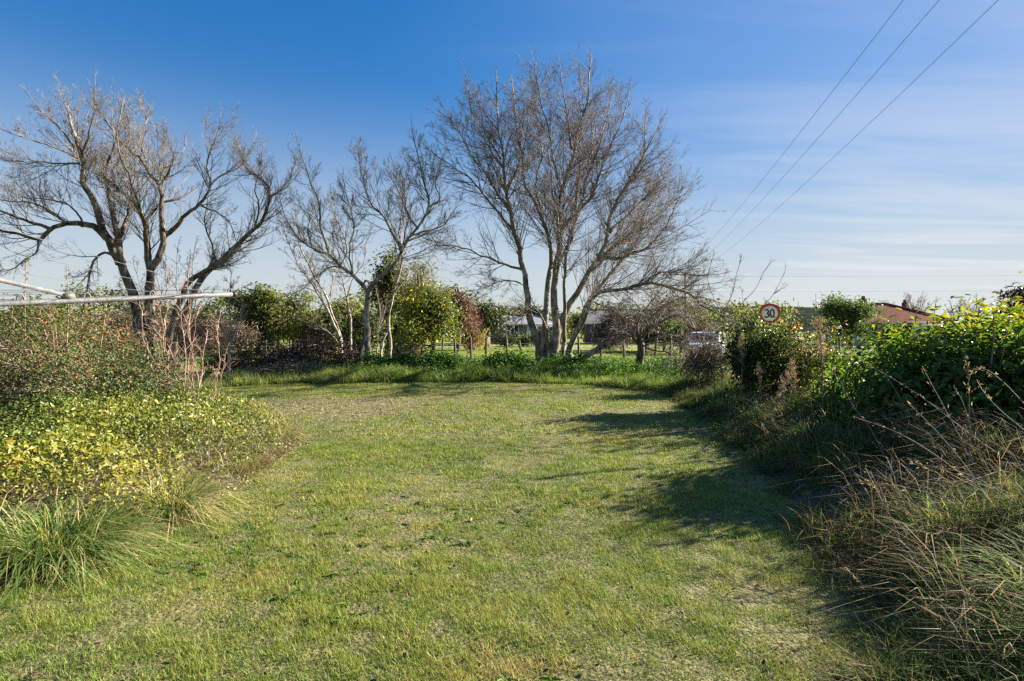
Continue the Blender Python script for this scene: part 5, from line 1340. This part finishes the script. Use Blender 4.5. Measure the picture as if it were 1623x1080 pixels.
# ------------------------------------------------------------------ wire fence and gate
fence = empty('wire_fence', (0.0, 25.0, 0), 'old wire fence on leaning posts along the paddock edge', 'fence')
tops = []
for (px, h_, tilt) in ((700, 1.2, 0.05), (722, 1.15, -0.04), (747, 1.25, -0.03), (770, 1.2, 0.02), (805, 1.35, -0.06), (829, 1.1, -0.16), (917, 1.2, 0.0), (952, 1.1, 0.03), (990, 1.35, -0.05), (1036, 1.2, 0.12), (1062, 1.3, 0.03), (1092, 1.2, -0.02), (668, 1.2, 0.0), (642, 1.15, 0.04), (460, 1.1, 0.0), (420, 1.1, 0.03), (392, 1.15, -0.03)):
    X = (px - CX) / F * 25.0
    V, T = [], []
    P = np.array([[X, 0.0, -0.1], [X + tilt * 0.5 * h_, 0.0, h_ * 0.5], [X + tilt * h_, 0.02, h_]])
    P2 = np.vstack([P, P[-1] + [0, 0, 0.001]])
    Vv, Qq = tubes(P2[None], np.array([[0.055, 0.052, 0.048, 0.001]]), 7)
    mesh_local('post', Vv, Qq, MAT['wood_post'], fence)
    tops.append((X, tilt, h_))
for hz in (0.35, 0.65, 0.95):
    for seg in ((-12.5, -9.0), (-5.0, 9.5)):
        xs_ = np.linspace(seg[0], seg[1], 20)
        tube_part('wire', [(q, -0.06, hz + 0.03 * math.sin(q * 1.7 + hz * 9)) for q in xs_], 0.004, MAT['wire'], fence, 4, cap=False)

gate = empty('farm_gate', tuple(at(572, 560, 25.2) * [1, 1, 0]), 'grey tubular farm gate behind the slender pale stems', 'gate')
W_, H_ = 1.75, 1.05
for q in (-W_ / 2, W_ / 2): tube_part('stile', [(q, 0, 0.13), (q, 0, H_ + 0.02)], 0.022, MAT['galv'], gate, 6)
for q in (0.15, H_): tube_part('rail', [(-W_ / 2, 0, q), (W_ / 2, 0, q)], 0.02, MAT['galv'], gate, 6)
for q in (0.38, 0.60, 0.82): tube_part('rail', [(-W_ / 2, 0, q), (W_ / 2, 0, q)], 0.014, MAT['galv'], gate, 6)
for q in (-0.25, 0.25): tube_part('upright', [(q, 0, 0.15), (q, 0, H_)], 0.014, MAT['galv'], gate, 6)

ff = empty('roadside_fence', tuple(at(1362, 560, 38.0) * [1, 1, 0]), 'low post fence in the paddock below the rounded green tree', 'fence')
for q in range(9):
    X = -3.0 + q * 0.85 
    Vv, Qq = tubes(np.array([[[X, 0, -0.1], [X, 0, 1.0], [X, 0, 1.001]]]), np.array([[0.05, 0.045, 0.001]]), 6)
    mesh_local('post', Vv, Qq, MAT['wood_post'], ff)
tube_part('rail', [(-3.1, -0.06, 0.85), (4.0, -0.06, 0.85)], 0.02, MAT['wood_post'], ff, 5)

# ------------------------------------------------------------------ clothesline
hub = np.array([-3.28, 1.82, 0.0])
tip1 = at(372, 466.5, 4.05)
arm_dir = (tip1 - (hub + [0, 0, 1.60])); arm_dir[2] = 0; arm_L = np.linalg.norm(arm_dir); arm_dir /= arm_L
root_z = 1.532
hoist = empty('clothesline', tuple(hub), 'grey galvanised rotary clothesline reaching in from the left', 'clothesline')
tube_part('mast', [(0, 0, -0.1), (0, 0, 2.12)], 0.03, MAT['galv'], hoist, 12)
tube_part('collar', [(0, 0, root_z - 0.06), (0, 0, root_z + 0.06)], 0.048, MAT['galv'], hoist, 12)
tube_part('crown_collar', [(0, 0, 1.98), (0, 0, 2.08)], 0.045, MAT['galv'], hoist, 12)
tipz = tip1[2]
arms = []
for q in range(4):
    c, s = math.cos(q * math.pi / 2), math.sin(q * math.pi / 2)
    d = np.array([arm_dir[0] * c - arm_dir[1] * s, arm_dir[0] * s + arm_dir[1] * c, 0])
    a0 = np.array([0, 0, root_z]) + d * 0.04; a1 = d * arm_L + [0, 0, tipz]
    arms.append((a0, a1, d))
    ar = tube_part('arm', [a0, a0 * 0.5 + a1 * 0.5 - [0, 0, 0.004], a1], 0.0165, MAT['galv'], hoist, 14, 10)
    tube_part('end_cap', [a1 - d * 0.02, a1 + d * 0.012], 0.019, MAT['black'], ar, 12)
    bz = a0 * 0.393 + a1 * 0.607
    br = tube_part('brace', [np.array([0, 0, 2.03]) + d * 0.04, bz + [0, 0, 0.024]], 0.0125, MAT['galv'], hoist, 10)
    tube_part('clamp', [bz + d * 0.02 + [0, 0, 0.02], bz - d * 0.035 + [0, 0, 0.02]], 0.021, MAT['galv'], ar, 10)
    for u in (0.30, 0.52, 0.64, 0.78, 0.90, 0.985):
        p0 = a0 * (1 - u) + a1 * u
        th = np.linspace(0, math.pi, 7)
        tube_part('hook', [p0 + d * 0.016 * math.cos(a) + np.array([0, 0, 0.012 + 0.028 * math.sin(a)]) for a in th], 0.0048, MAT['galv'], ar, 5, cap=False)
for u in (0.30, 0.52, 0.64, 0.78, 0.90, 0.985):
    for q in range(4):
        (a0, a1, d), (b0, b1, e) = arms[q], arms[(q + 1) % 4]
        p0 = a0 * (1 - u) + a1 * u + [0, 0, 0.034]; p1 = b0 * (1 - u) + b1 * u + [0, 0, 0.034]
        tube_part('line', [p0 * (1 - w) + p1 * w - np.array([0, 0, 0.03 * u * 4 * w * (1 - w)]) for w in np.linspace(0, 1, 9)], 0.0011, MAT['galv'], hoist, 5, cap=False)
a0, a1, d = arms[0]
sd = np.cross(d, [0, 0, 1.0])
lp = []
for w in np.linspace(0, 1, 26):
    u = 0.36 + 0.58 * w
    th = 0.4 + 7.5 * w
    lp.append(a0 * (1 - u) + a1 * u + sd * 0.019 * math.cos(th) + np.array([0, 0, 0.019 * math.sin(th)]))
tube_part('cord', lp, 0.0022, MAT['black'], hoist, 5, cap=False)

# ------------------------------------------------------------------ road sign
MAT['sign_white'] = noise_mat('sign_white', [(0.35, (0.74, 0.74, 0.74)), (0.65, (0.82, 0.82, 0.81))], 4, 4, 0.45)
MAT['sign_red'] = noise_mat('sign_red', [(0.35, (0.48, 0.035, 0.025)), (0.65, (0.62, 0.06, 0.04))], 4, 4, 0.45)
MAT['sign_black'] = noise_mat('sign_black', [(0.4, (0.012, 0.012, 0.013)), (0.6, (0.02, 0.02, 0.02))], 4, 3, 0.5)
Ys = 22.0
sc_ = at(1220, 497, Ys)
sign = empty('speed_sign', (sc_[0], sc_[1], 0.0), 'round red-rimmed speed sign reading 30 above the right shrubs', 'road sign', rz=math.radians(-26))
tube_part('post', [(0, 0.05, -0.2), (0, 0.05, sc_[2] + 0.3)], 0.03, MAT['galv'], sign, 10)
def disc(name, r0, r1, y0, y1, mat, parent, zc, n=48):
    """ring or disc facing -Y with thickness"""
    a = np.linspace(0, 2 * np.pi, n, endpoint=False)
    rings = [(r0, y0), (r1, y0), (r1, y1), (r0, y1)] if r0 > 0 else [(0.0005, y0), (r1, y0), (r1, y1), (0.0005, y1)]
    V = np.concatenate([np.c_[np.cos(a) * q, np.full(n, yy), np.sin(a) * q + zc] for q, yy in rings])
    T = []
    for k_ in range(4):
        A = k_ * n; B = ((k_ + 1) % 4) * n
        for j in range(n): T.append((A + j, A + (j + 1) % n, B + (j + 1) % n, B + j))
    return mesh_local(name, V, np.array(T), mat, parent)
zc = float(sc_[2]); RS = 0.385
plate = disc('plate', 0, RS, -0.002, 0.012, MAT['sign_white'], sign, zc)
disc('red_rim', RS * 0.76, RS * 0.99, -0.007, -0.003, MAT['sign_red'], sign, zc)
# numerals as swept strokes: a 3 and a 0
def numeral(name, paths, w, mat, parent, yy):
    Vs_, Ts_ = [], []; off = 0
    for pth in paths:
        P = np.array(pth, float); d_ = np.gradient(P, axis=0); d_ = d_ / np.linalg.norm(d_, axis=1, keepdims=True)
        nn_ = np.stack([-d_[:, 1], d_[:, 0]], 1)
        A = P + nn_ * w / 2; B = P - nn_ * w / 2
        k_ = len(P)
        fr = np.concatenate([np.c_[A[:, 0], np.full(k_, yy), A[:, 1]], np.c_[B[:, 0], np.full(k_, yy), B[:, 1]], np.c_[A[:, 0], np.full(k_, yy + 0.002), A[:, 1]], np.c_[B[:, 0], np.full(k_, yy + 0.002), B[:, 1]]])
        for j in range(k_ - 1):
            Ts_ += [(off + j, off + j + 1, off + k_ + j + 1, off + k_ + j), (off + j, off + 2 * k_ + j, off + 2 * k_ + j + 1, off + j + 1), (off + k_ + j, off + k_ + j + 1, off + 3 * k_ + j + 1, off + 3 * k_ + j)]
        Vs_.append(fr); off += 4 * k_
    return mesh_local(name, np.concatenate(Vs_), np.array(Ts_), mat, parent)
hn = 0.15  # half height of the figures
def arc(cx, cz, rx, rz, a0, a1, n=14):
    return [(cx + rx * math.cos(math.radians(a0 + (a1 - a0) * i / (n - 1))), cz + rz * math.sin(math.radians(a0 + (a1 - a0) * i / (n - 1)))) for i in range(n)]
n3_ = arc(-0.105, zc + hn * 0.5, 0.062, hn * 0.47, 160, -80) 
n3b = arc(-0.108, zc - hn * 0.5, 0.07, hn * 0.52, 85, -160)
numeral('numeral_three', [n3_, n3b], 0.052, MAT['sign_black'], sign, -0.0065)
n0_ = arc(0.085, zc, 0.068, hn * 0.98, 0, 360, 30)
numeral('numeral_zero', [n0_ + n0_[1:2]], 0.052, MAT['sign_black'], sign, -0.0065)

# ------------------------------------------------------------------ power poles and lines
MAT['pole'] = noise_mat('pole_timber', [(0.3, (0.06, 0.052, 0.045)), (0.7, (0.15, 0.135, 0.12))], 3, 5, 0.9, 0.4, 12, (1, 1, 0.1))
MAT['porcelain'] = noise_mat('insulator_porcelain', [(0.4, (0.20, 0.12, 0.08)), (0.6, (0.28, 0.18, 0.12))], 3, 2, 0.3)
def pole(label, x, y, h, rz):
    root = empty('power_pole', (x, y, 0), label, 'power pole', 'power poles by the road', rz)
    Vv, Qq = tubes(np.array([[[0, 0, -0.3], [0, 0, h * 0.5], [0, 0, h], [0, 0, h + 0.001]]]), np.array([[0.17, 0.14, 0.11, 0.001]]), 12)
    mesh_local('shaft', Vv, Qq, MAT['pole'], root, smooth=True)
    ca = box_part('crossarm', (0, -0.16, h - 0.35), (2.6, 0.11, 0.11), MAT['pole'], root)
    for q in (-1.15, -0.15, 1.15):
        Vv, Qq = tubes(np.array([[[q, -0.16, h - 0.295], [q, -0.16, h - 0.22], [q, -0.16, h - 0.17], [q, -0.16, h - 0.12]]]), np.array([[0.03, 0.055, 0.045, 0.02]]), 8)
        mesh_local('insulator', Vv, Qq, MAT['porcelain'], ca, smooth=True)
    return root
dirv = np.array([14.2, 63.0]); dirv /= np.linalg.norm(dirv)
rzp = -math.atan2(dirv[0], dirv[1])
fx, fy = (1086 - CX) / F * 76, 76.0
pole('tall timber power pole behind the tangled fruit tree', fx, fy, 9.4, rzp)
side = np.array([dirv[1], -dirv[0]])
near_x = []
for q, mx, lab in ((-1.15, 8.86, 'leftmost of three power lines climbing to the upper right'), (-0.15, 9.67, 'middle of three power lines climbing to the upper right'), (1.15, 11.0, 'rightmost of three power lines climbing to the upper right')):
    w0 = np.array([*(np.array([fx, fy]) + side * q), 9.28])
    mpt = np.array([mx, 12.9, 9.02 + 0.75])
    w1 = w0 + (mpt - w0) * ((w0[1] + 5.0) / (w0[1] - 12.9))
    near_x.append(w1)
    o = empty('power_line', tuple(w0), lab, 'power line', 'power lines overhead')
    tube_part('wire', [(w1 - w0) * w - np.array([0, 0, 1.15 * 4 * w * (1 - w)]) for w in np.linspace(0, 1, 48)], 0.0065, MAT['cable'], o, 5, cap=False)
nb = np.mean(near_x, axis=0)
pole('timber power pole beyond the right edge of the view', nb[0], nb[1], nb[2] + 0.12, rzp)
for py, lab in ((437, 'upper of two far cables crossing above the red roof'), (461, 'lower of two far cables crossing above the red roof')):
    a_ = at(1086, py + 1, 76); b_ = at(1900, py - 4, 88)
    o = empty('far_cable', tuple(a_), lab, 'power line', 'far cables above the red roof')
    d_ = b_ - a_
    tube_part('wire', [d_ * w - [0, 0, 0.5 * 4 * w * (1 - w) * 0.4] for w in np.linspace(0, 1, 24)], 0.009, MAT['cable'], o, 5, cap=False)

# ------------------------------------------------------------------ houses
def tile_mat(name, c0, c1, scale, horiz=True):
    m, t, o = new_mat(name)
    tc = N(t, 'ShaderNodeTexCoord')
    w = N(t, 'ShaderNodeTexWave', wave_type='BANDS', bands_direction='Z'); w.inputs['Scale'].default_value = scale; w.inputs['Distortion'].default_value = 0.4
    nn = N(t, 'ShaderNodeTexNoise'); nn.inputs['Scale'].default_value = 2.5; nn.inputs['Detail'].default_value = 6
    for n_ in (w, nn): t.links.new(tc.outputs['Object'], n_.inputs['Vector'])
    r_ = ramp_node(t, [(0.35, c0), (0.65, c1)]); t.links.new(nn.outputs[0], r_.inputs[0])
    p = N(t, 'ShaderNodeBsdfPrincipled'); p.inputs['Roughness'].default_value = 0.8; p.inputs['Specular IOR Level'].default_value = 0.12
    t.links.new(r_.outputs[0], p.inputs['Base Color'])
    b = N(t, 'ShaderNodeBump'); b.inputs['Strength'].default_value = 0.8; b.inputs['Distance'].default_value = 0.05
    t.links.new(w.outputs[0], b.inputs['Height']); t.links.new(b.outputs[0], p.inputs['Normal'])
    t.links.new(p.outputs[0], o.inputs[0])
    return m
MAT['red_tile'] = tile_mat('red_roof_tile', (0.16, 0.036, 0.020), (0.26, 0.066, 0.036), 6.0)
MAT['iron_roof'] = tile_mat('pale_iron_roof', (0.28, 0.29, 0.32), (0.38, 0.39, 0.42), 8.0)
MAT['grey_roof'] = tile_mat('grey_iron_roof', (0.20, 0.20, 0.20), (0.30, 0.29, 0.28), 8.0)
MAT['cream_wall'] = noise_mat('cream_wall', [(0.35, (0.50, 0.46, 0.38)), (0.65, (0.62, 0.58, 0.49))], 1.5, 5, 0.85)
MAT['grey_wall'] = noise_mat('grey_weatherboard', [(0.35, (0.10, 0.10, 0.098)), (0.65, (0.16, 0.16, 0.155))], 1.5, 5, 0.85, 0.4, 3, (0.1, 0.1, 6))
MAT['tan_wall'] = noise_mat('tan_wall', [(0.35, (0.30, 0.25, 0.18)), (0.65, (0.40, 0.34, 0.26))], 1.5, 5, 0.85)
MAT['trim'] = noise_mat('white_trim', [(0.35, (0.68, 0.68, 0.66)), (0.65, (0.78, 0.78, 0.76))], 3, 3, 0.6)
def glass_mat():
    m, t, o = new_mat('window_glass')
    p = N(t, 'ShaderNodeBsdfPrincipled'); p.inputs['Base Color'].default_value = (0.02, 0.025, 0.03, 1); p.inputs['Roughness'].default_value = 0.05
    t.links.new(p.outputs[0], o.inputs[0]); return m
MAT['glass'] = glass_mat()

def house(name, label, x, y, rz, W, D, He, Hr, wall, roof, windows, door=None, chimney=None, hip=True, over=0.5):
    root = empty(name, (x, y, 0), label, 'house', None, rz)
    box_part('wall', (0, 0, He / 2 - 0.05), (W, D, He + 0.1), MAT[wall], root)
    a, b = W / 2 + over, D / 2 + over
    rl = (W - D) / 2 if hip else W / 2 + over
    z0, z1 = He + 0.003, He + Hr
    V = np.array([(-a, -b, z0), (a, -b, z0), (a, b, z0), (-a, b, z0), (-rl, 0, z1), (rl, 0, z1), (-a, -b, z0 - 0.15), (a, -b, z0 - 0.15), (a, b, z0 - 0.15), (-a, b, z0 - 0.15)])
    faces = [(0, 1, 5, 4), (2, 3, 4, 5), (1, 2, 5, 5), (3, 0, 4, 4), (0, 6, 7, 1), (1, 7, 8, 2), (2, 8, 9, 3), (3, 9, 6, 0), (6, 9, 8, 7)]
    me = bpy.data.meshes.new('roof'); me.from_pydata([tuple(v) for v in V], [], [tuple(dict.fromkeys(f)) for f in faces]); me.materials.append(MAT[roof])
    ro = bpy.data.objects.new('roof', me); COL.objects.link(ro); ro.parent = root
    tube_part('ridge_cap', [(-rl, 0, z1 + 0.02), (rl, 0, z1 + 0.02)], 0.09, MAT[roof], ro, 6)
    if hip:
        for sx in (-1, 1):
            for sy in (-1, 1): tube_part('hip_cap', [(sx * rl, 0, z1 + 0.01), (sx * a, sy * b, z0 + 0.02)], 0.08, MAT[roof], ro, 6)
    V_, T_ = [], []
    tube_part('gutter', [(-a, -b - 0.05, z0 - 0.06), (a, -b - 0.05, z0 - 0.06)], 0.06, MAT['trim'], ro, 6)
    for (wx, wz, ww, wh, panes) in windows:
        fr = box_part('window', (wx, -D / 2 - 0.02, wz), (ww + 0.16, 0.08, wh + 0.16), MAT['trim'], root)
        for q in range(panes):
            pw = ww / panes
            box_part('pane', (wx - ww / 2 + pw * (q + 0.5), -D / 2 - 0.065, wz), (pw - 0.07, 0.02, wh), MAT['glass'], fr)
        box_part('sill', (wx, -D / 2 - 0.08, wz - wh / 2 - 0.11), (ww + 0.26, 0.14, 0.06), MAT['trim'], fr)
    if door:
        dx, dw = door
        d_ = box_part('door', (dx, -D / 2 - 0.03, 1.0), (dw, 0.08, 2.0), MAT['trim'], root)
        box_part('handle', (dx + dw * 0.38, -D / 2 - 0.09, 1.0), (0.05, 0.05, 0.12), MAT['black'], d_)
    if chimney:
        for (qx, qy, qw, qz) in chimney:
            box_part('chimney', (qx, qy, qz / 2 + He), (qw, qw, qz), MAT['brick'], ro)
            box_part('chimney_pot', (qx, qy, He + qz + 0.15), (qw * 0.5, qw * 0.5, 0.3), MAT['brick'], ro)
    return root
MAT['brick'] = noise_mat('chimney_brick', [(0.35, (0.14, 0.055, 0.04)), (0.65, (0.22, 0.10, 0.075))], 6, 5, 0.9)
hx = lambda px, Y: (px - CX) / F * Y
house('house', 'grey weatherboard house with pale iron roof and white window', hx(826, 66), 69, math.radians(4), 9.0, 6.0, 2.35, 1.05, 'grey_wall', 'iron_roof', [(-1.25, 1.45, 1.4, 1.3, 3), (2.4, 1.5, 1.2, 1.0, 2)], (0.9, 0.9), None, True)
house('house', 'grey roofed house with dark windows behind the tangled fruit tree', hx(1010, 66), 69, math.radians(-3), 11.0, 6.5, 2.4, 1.7, 'grey_wall', 'grey_roof', [(-3.2, 1.4, 2.0, 1.2, 3), (0.2, 1.4, 1.6, 1.2, 2), (3.2, 1.4, 2.0, 1.2, 3)], (1.9, 0.9), None, False)
house('shed', 'small tan shed left of the ragged evergreen', hx(748, 58), 60, math.radians(6), 3.4, 3.0, 2.2, 0.7, 'tan_wall', 'grey_roof', [(0.6, 1.4, 0.8, 0.7, 2)], (-0.8, 0.8), None, False, 0.25)
house('house', 'cream house with red tiled hip roof and chimneys', hx(1432, 60), 64, math.radians(-14), 10.5, 9.0, 2.45, 2.15, 'cream_wall', 'red_tile', [(-2.6, 1.5, 1.8, 1.2, 3), (0.8, 1.5, 1.4, 1.2, 2), (3.4, 1.5, 1.2, 1.0, 2)], (2.1, 0.9), [(-1.4, 0.6, 0.6, 2.75), (2.9, 1.0, 0.42, 2.3)], True)

# ------------------------------------------------------------------ parked car glimpsed through the twigs
MAT['car_paint'] = noise_mat('white_car_paint', [(0.4, (0.70, 0.72, 0.75)), (0.6, (0.78, 0.79, 0.80))], 1, 2, 0.25, spec=0.5)
MAT['tyre'] = noise_mat('tyre_rubber', [(0.4, (0.015, 0.015, 0.015)), (0.6, (0.03, 0.03, 0.03))], 8, 3, 0.85)
MAT['lamp'] = noise_mat('lamp_lens', [(0.4, (0.55, 0.56, 0.58)), (0.6, (0.7, 0.7, 0.7))], 4, 2, 0.15)
def car(x, y, rz):
    root = empty('parked_car', (x, y, 0), 'white parked car glimpsed behind the tangled twigs', 'car', None, rz)
    prof = [(-2.0, 0.35), (-2.05, 0.62), (-1.95, 0.86), (-1.15, 0.98), (2.0, 0.98), (2.05, 0.8), (2.0, 0.35)]
    def ext(name, prof, w0, w1, mat, par):
        n_ = len(prof); V = np.array([(p[0], -w0 if p[1] < 0.9 else -w1, p[1]) for p in prof] + [(p[0], w0 if p[1] < 0.9 else w1, p[1]) for p in prof])
        me = bpy.data.meshes.new(name); me.from_pydata([tuple(v) for v in V], [], [tuple(range(n_))[::-1], tuple(range(n_, 2 * n_))] + [(i, (i + 1) % n_, n_ + (i + 1) % n_, n_ + i) for i in range(n_)])
        me.materials.append(mat); o_ = bpy.data.objects.new(name, me); COL.objects.link(o_); o_.parent = par
        bm_ = o_.modifiers.new('bevel', 'BEVEL'); bm_.width = 0.05; bm_.segments = 2
        return o_
    ext('body', prof, 0.86, 0.80, MAT['car_paint'], root)
    ext('cabin', [(-1.15, 0.95), (-0.45, 1.44), (1.35, 1.46), (1.95, 0.95)], 0.78, 0.68, MAT['car_paint'], root)
    for sy in (-1, 1):
        box_part('side_window', (-0.15, sy * 0.690, 1.2), (0.85, 0.03, 0.32), MAT['glass'], root)
        box_part('side_window', (0.85, sy * 0.690, 1.2), (0.85, 0.03, 0.32), MAT['glass'], root)
        for sx in (-1.3, 1.3):
            wv = empty_part('wheel', (sx, sy * 0.80, 0.32), root)
            a = np.linspace(0, 2 * np.pi, 20, endpoint=False)
            Vt, Qt = tubes(np.array([[[0, -0.1, 0], [0, -0.09, 0], [0, 0.09, 0], [0, 0.1, 0]]]), np.array([[0.22, 0.32, 0.32, 0.22]]), 20)
            mesh_local('tyre', Vt, Qt, MAT['tyre'], wv, True)
            Vt, Qt = tubes(np.array([[[0, -0.085, 0], [0, -0.08, 0], [0, 0.08, 0], [0, 0.085, 0]]]), np.array([[0.001, 0.22, 0.22, 0.001]]), 16)
            mesh_local('rim', Vt, Qt, MAT['galv'], wv, True)
        box_part('headlight', (-2.01, sy * 0.62, 0.74), (0.06, 0.3, 0.14), MAT['lamp'], root)
    w_ = box_part('windscreen', (-0.83, 0, 1.215), (0.03, 1.25, 0.55), MAT['glass'], root)
    w_.data.transform(Matrix.Translation((-0.83, 0, 1.215)) @ Matrix.Rotation(math.radians(55), 4, 'Y') @ Matrix.Translation((0.83, 0, -1.215)))
    w_.data.transform(Matrix.Translation((-0.02, 0, 0.02)))
def empty_part(name, loc, parent):
    o_ = bpy.data.objects.new(name, None); o_.location = loc; o_.empty_display_size = 0.1; o_.parent = parent; COL.objects.link(o_); return o_
car(hx(1136, 27.0), 28.5, math.radians(68))

# ------------------------------------------------------------------ far ground: road, hedges, hills
MAT['asphalt'] = noise_mat('asphalt', [(0.35, (0.045, 0.045, 0.047)), (0.65, (0.075, 0.074, 0.073))], 6, 6, 0.9)
rd0, rd1 = np.array([10.5, -30.0]), np.array([10.5, -30.0]) + dirv * 190
sdv = side * 3.2
V = np.array([[*(rd0 - sdv), 0.02], [*(rd0 + sdv), 0.02], [*(rd1 + sdv), 0.02], [*(rd1 - sdv), 0.02]])
o = mesh_tris('road', V, np.array([[0, 1, 2, 3]]), MAT['asphalt'])
tag(o, 'road beyond the right border', 'road', kind='structure')
V = np.array([[-40, 52.0, 0.015], [24, 52.0, 0.015], [24, 54.6, 0.015], [-40, 54.6, 0.015]])
o = mesh_tris('lane', V, np.array([[0, 1, 2, 3]]), noise_mat('gravel_lane', [(0.35, (0.20, 0.18, 0.16)), (0.65, (0.30, 0.27, 0.24))], 3, 6, 0.95))
tag(o, 'gravel lane in front of the far houses', 'lane', kind='structure')

MAT['hill'] = noise_mat('hill_forest', [(0.32, (0.016, 0.026, 0.024)), (0.52, (0.034, 0.046, 0.038)), (0.70, (0.068, 0.078, 0.056))], 0.02, 9, 1.0, 0.8, 0.05, spec=0.0)
def ridge(name, label, Y, x0, x1, hf, seed, nx=260, ny=14, depth=500):
    xs_ = np.linspace(x0, x1, nx)
    prof = hf(xs_ / Y * F + CX) * Y / F + EYE
    V = []
    for j in range(ny):
        u = j / (ny - 1)
        yy = Y - depth * 0.5 + depth * u
        sh_ = np.sin(math.pi * min(u * 1.0, 1.0)) ** 0.8
        zz_ = prof * sh_ * (1 + 0.10 * (vnoise(xs_, np.full(nx, yy), seed, 55) - 0.5)) + (vnoise(xs_, np.full(nx, yy), seed + 1, 9) - 0.3) * 7 * sh_
        V.append(np.c_[xs_, np.full(nx, yy), zz_ - 1.0])
    V = np.concatenate(V); i = np.arange(nx * ny).reshape(ny, nx)
    Q = np.stack([i[:-1, :-1], i[:-1, 1:], i[1:, 1:], i[1:, :-1]], -1).reshape(-1, 4)
    o_ = mesh_tris(name, V, Q, MAT['hill'])
    tag(o_, label, 'hill', kind='structure')
ridge('hills', 'low wooded hills along the horizon', 1300, -2600, 2400,
      lambda p: 20 + 14 * np.exp(-((p - 1210) / 170) ** 2) - 9 * np.clip((p - 1330) / 120, 0, 1) + 6 * vnoise(p, p * 0, 81, 110) + 2.5 * vnoise(p, p * 0, 82, 22), 83)

# far treeline that reads as one mass
r = np.random.default_rng(700)
n = 2300
px = r.uniform(-300, 1250, n); Y = r.uniform(105, 150, n)
hgt = (3.4 + 7.0 * vnoise(px, px * 0, 91, 60) + 1.8 * vnoise(px, px * 0, 92, 18))
x = (px - CX) / F * Y
c = np.stack([x, Y, hgt * r.random(n) ** 0.7], 1)
V, T, t = foliage(r, c, np.tile([0.3, -0.6, 0.5], (n, 1)), 16, (1.0, 0.9, 0.6), 0.75, 0.6, tint_mu=0.5, clump_sd=0.25)
o = mesh_tris('far_wood', V, T, MAT['olive'], t)
tag(o, 'far line of trees and hedges before the hills', 'wood', kind='stuff')

# a few dead leaves and twigs on the near lawn
r = np.random.default_rng(709)
n = 900
y = 2.2 + 8 * r.random(n) ** 1.3; x = r.uniform(-1, 1, n) * 0.9 * y
k_ = in_poly(x, y, LAWN); x, y = x[k_], y[k_]
V, T, t = leaves(r, np.c_[x, y, lawn_bump(x, y) + 0.014], 0.03, 0.55, np.tile([0, 0, 1.6], (len(x), 1)), near=True, tint=r.random(len(x)))
o = mesh_tris('fallen_leaves', V, T, MAT['brownleaf'], t)
tag(o, 'small dead brown leaves dotted over the near lawn', 'leaf litter', kind='stuff')
# fallen leaves on the worn part of the lawn
r = np.random.default_rng(710)
n = 9000
y = r.uniform(8.5, 15.5, n); x = r.uniform(-8, 1, n)
k_ = in_poly(x, y, LAWN) & (r.random(n) < np.clip(0.06 + bare_patch(x, y), 0, 1))
x, y = x[k_], y[k_]
V, T, t = leaves(r, np.c_[x, y, lawn_bump(x, y) + 0.012], 0.045, 0.6, np.tile([0, 0, 2.0], (len(x), 1)), tint=r.random(len(x)))
o = mesh_tris('leaf_litter', V, T, MAT['litter'], t)
tag(o, 'pale fallen leaves scattered on the worn lawn', 'leaf litter', kind='stuff')

# ------------------------------------------------------------------ the air between
def haze_box():
    m, t, o_ = new_mat('haze')
    v = N(t, 'ShaderNodeVolumePrincipled')
    v.inputs['Color'].default_value = (0.72, 0.82, 1.0, 1)
    v.inputs['Density'].default_value = 0.00006
    v.inputs['Anisotropy'].default_value = 0.2
    t.links.new(v.outputs[0], o_.inputs['Volume'])
    V, T = [], []
    box(V, T, (0, 700, 34.0), (6200, 2100, 72.0))
    o = mesh_tris('haze', np.concatenate(V), np.concatenate(T), m)
    tag(o, 'thin blue haze over the far hills', 'haze', kind='stuff')
USE_HAZE = False
if USE_HAZE: haze_box()
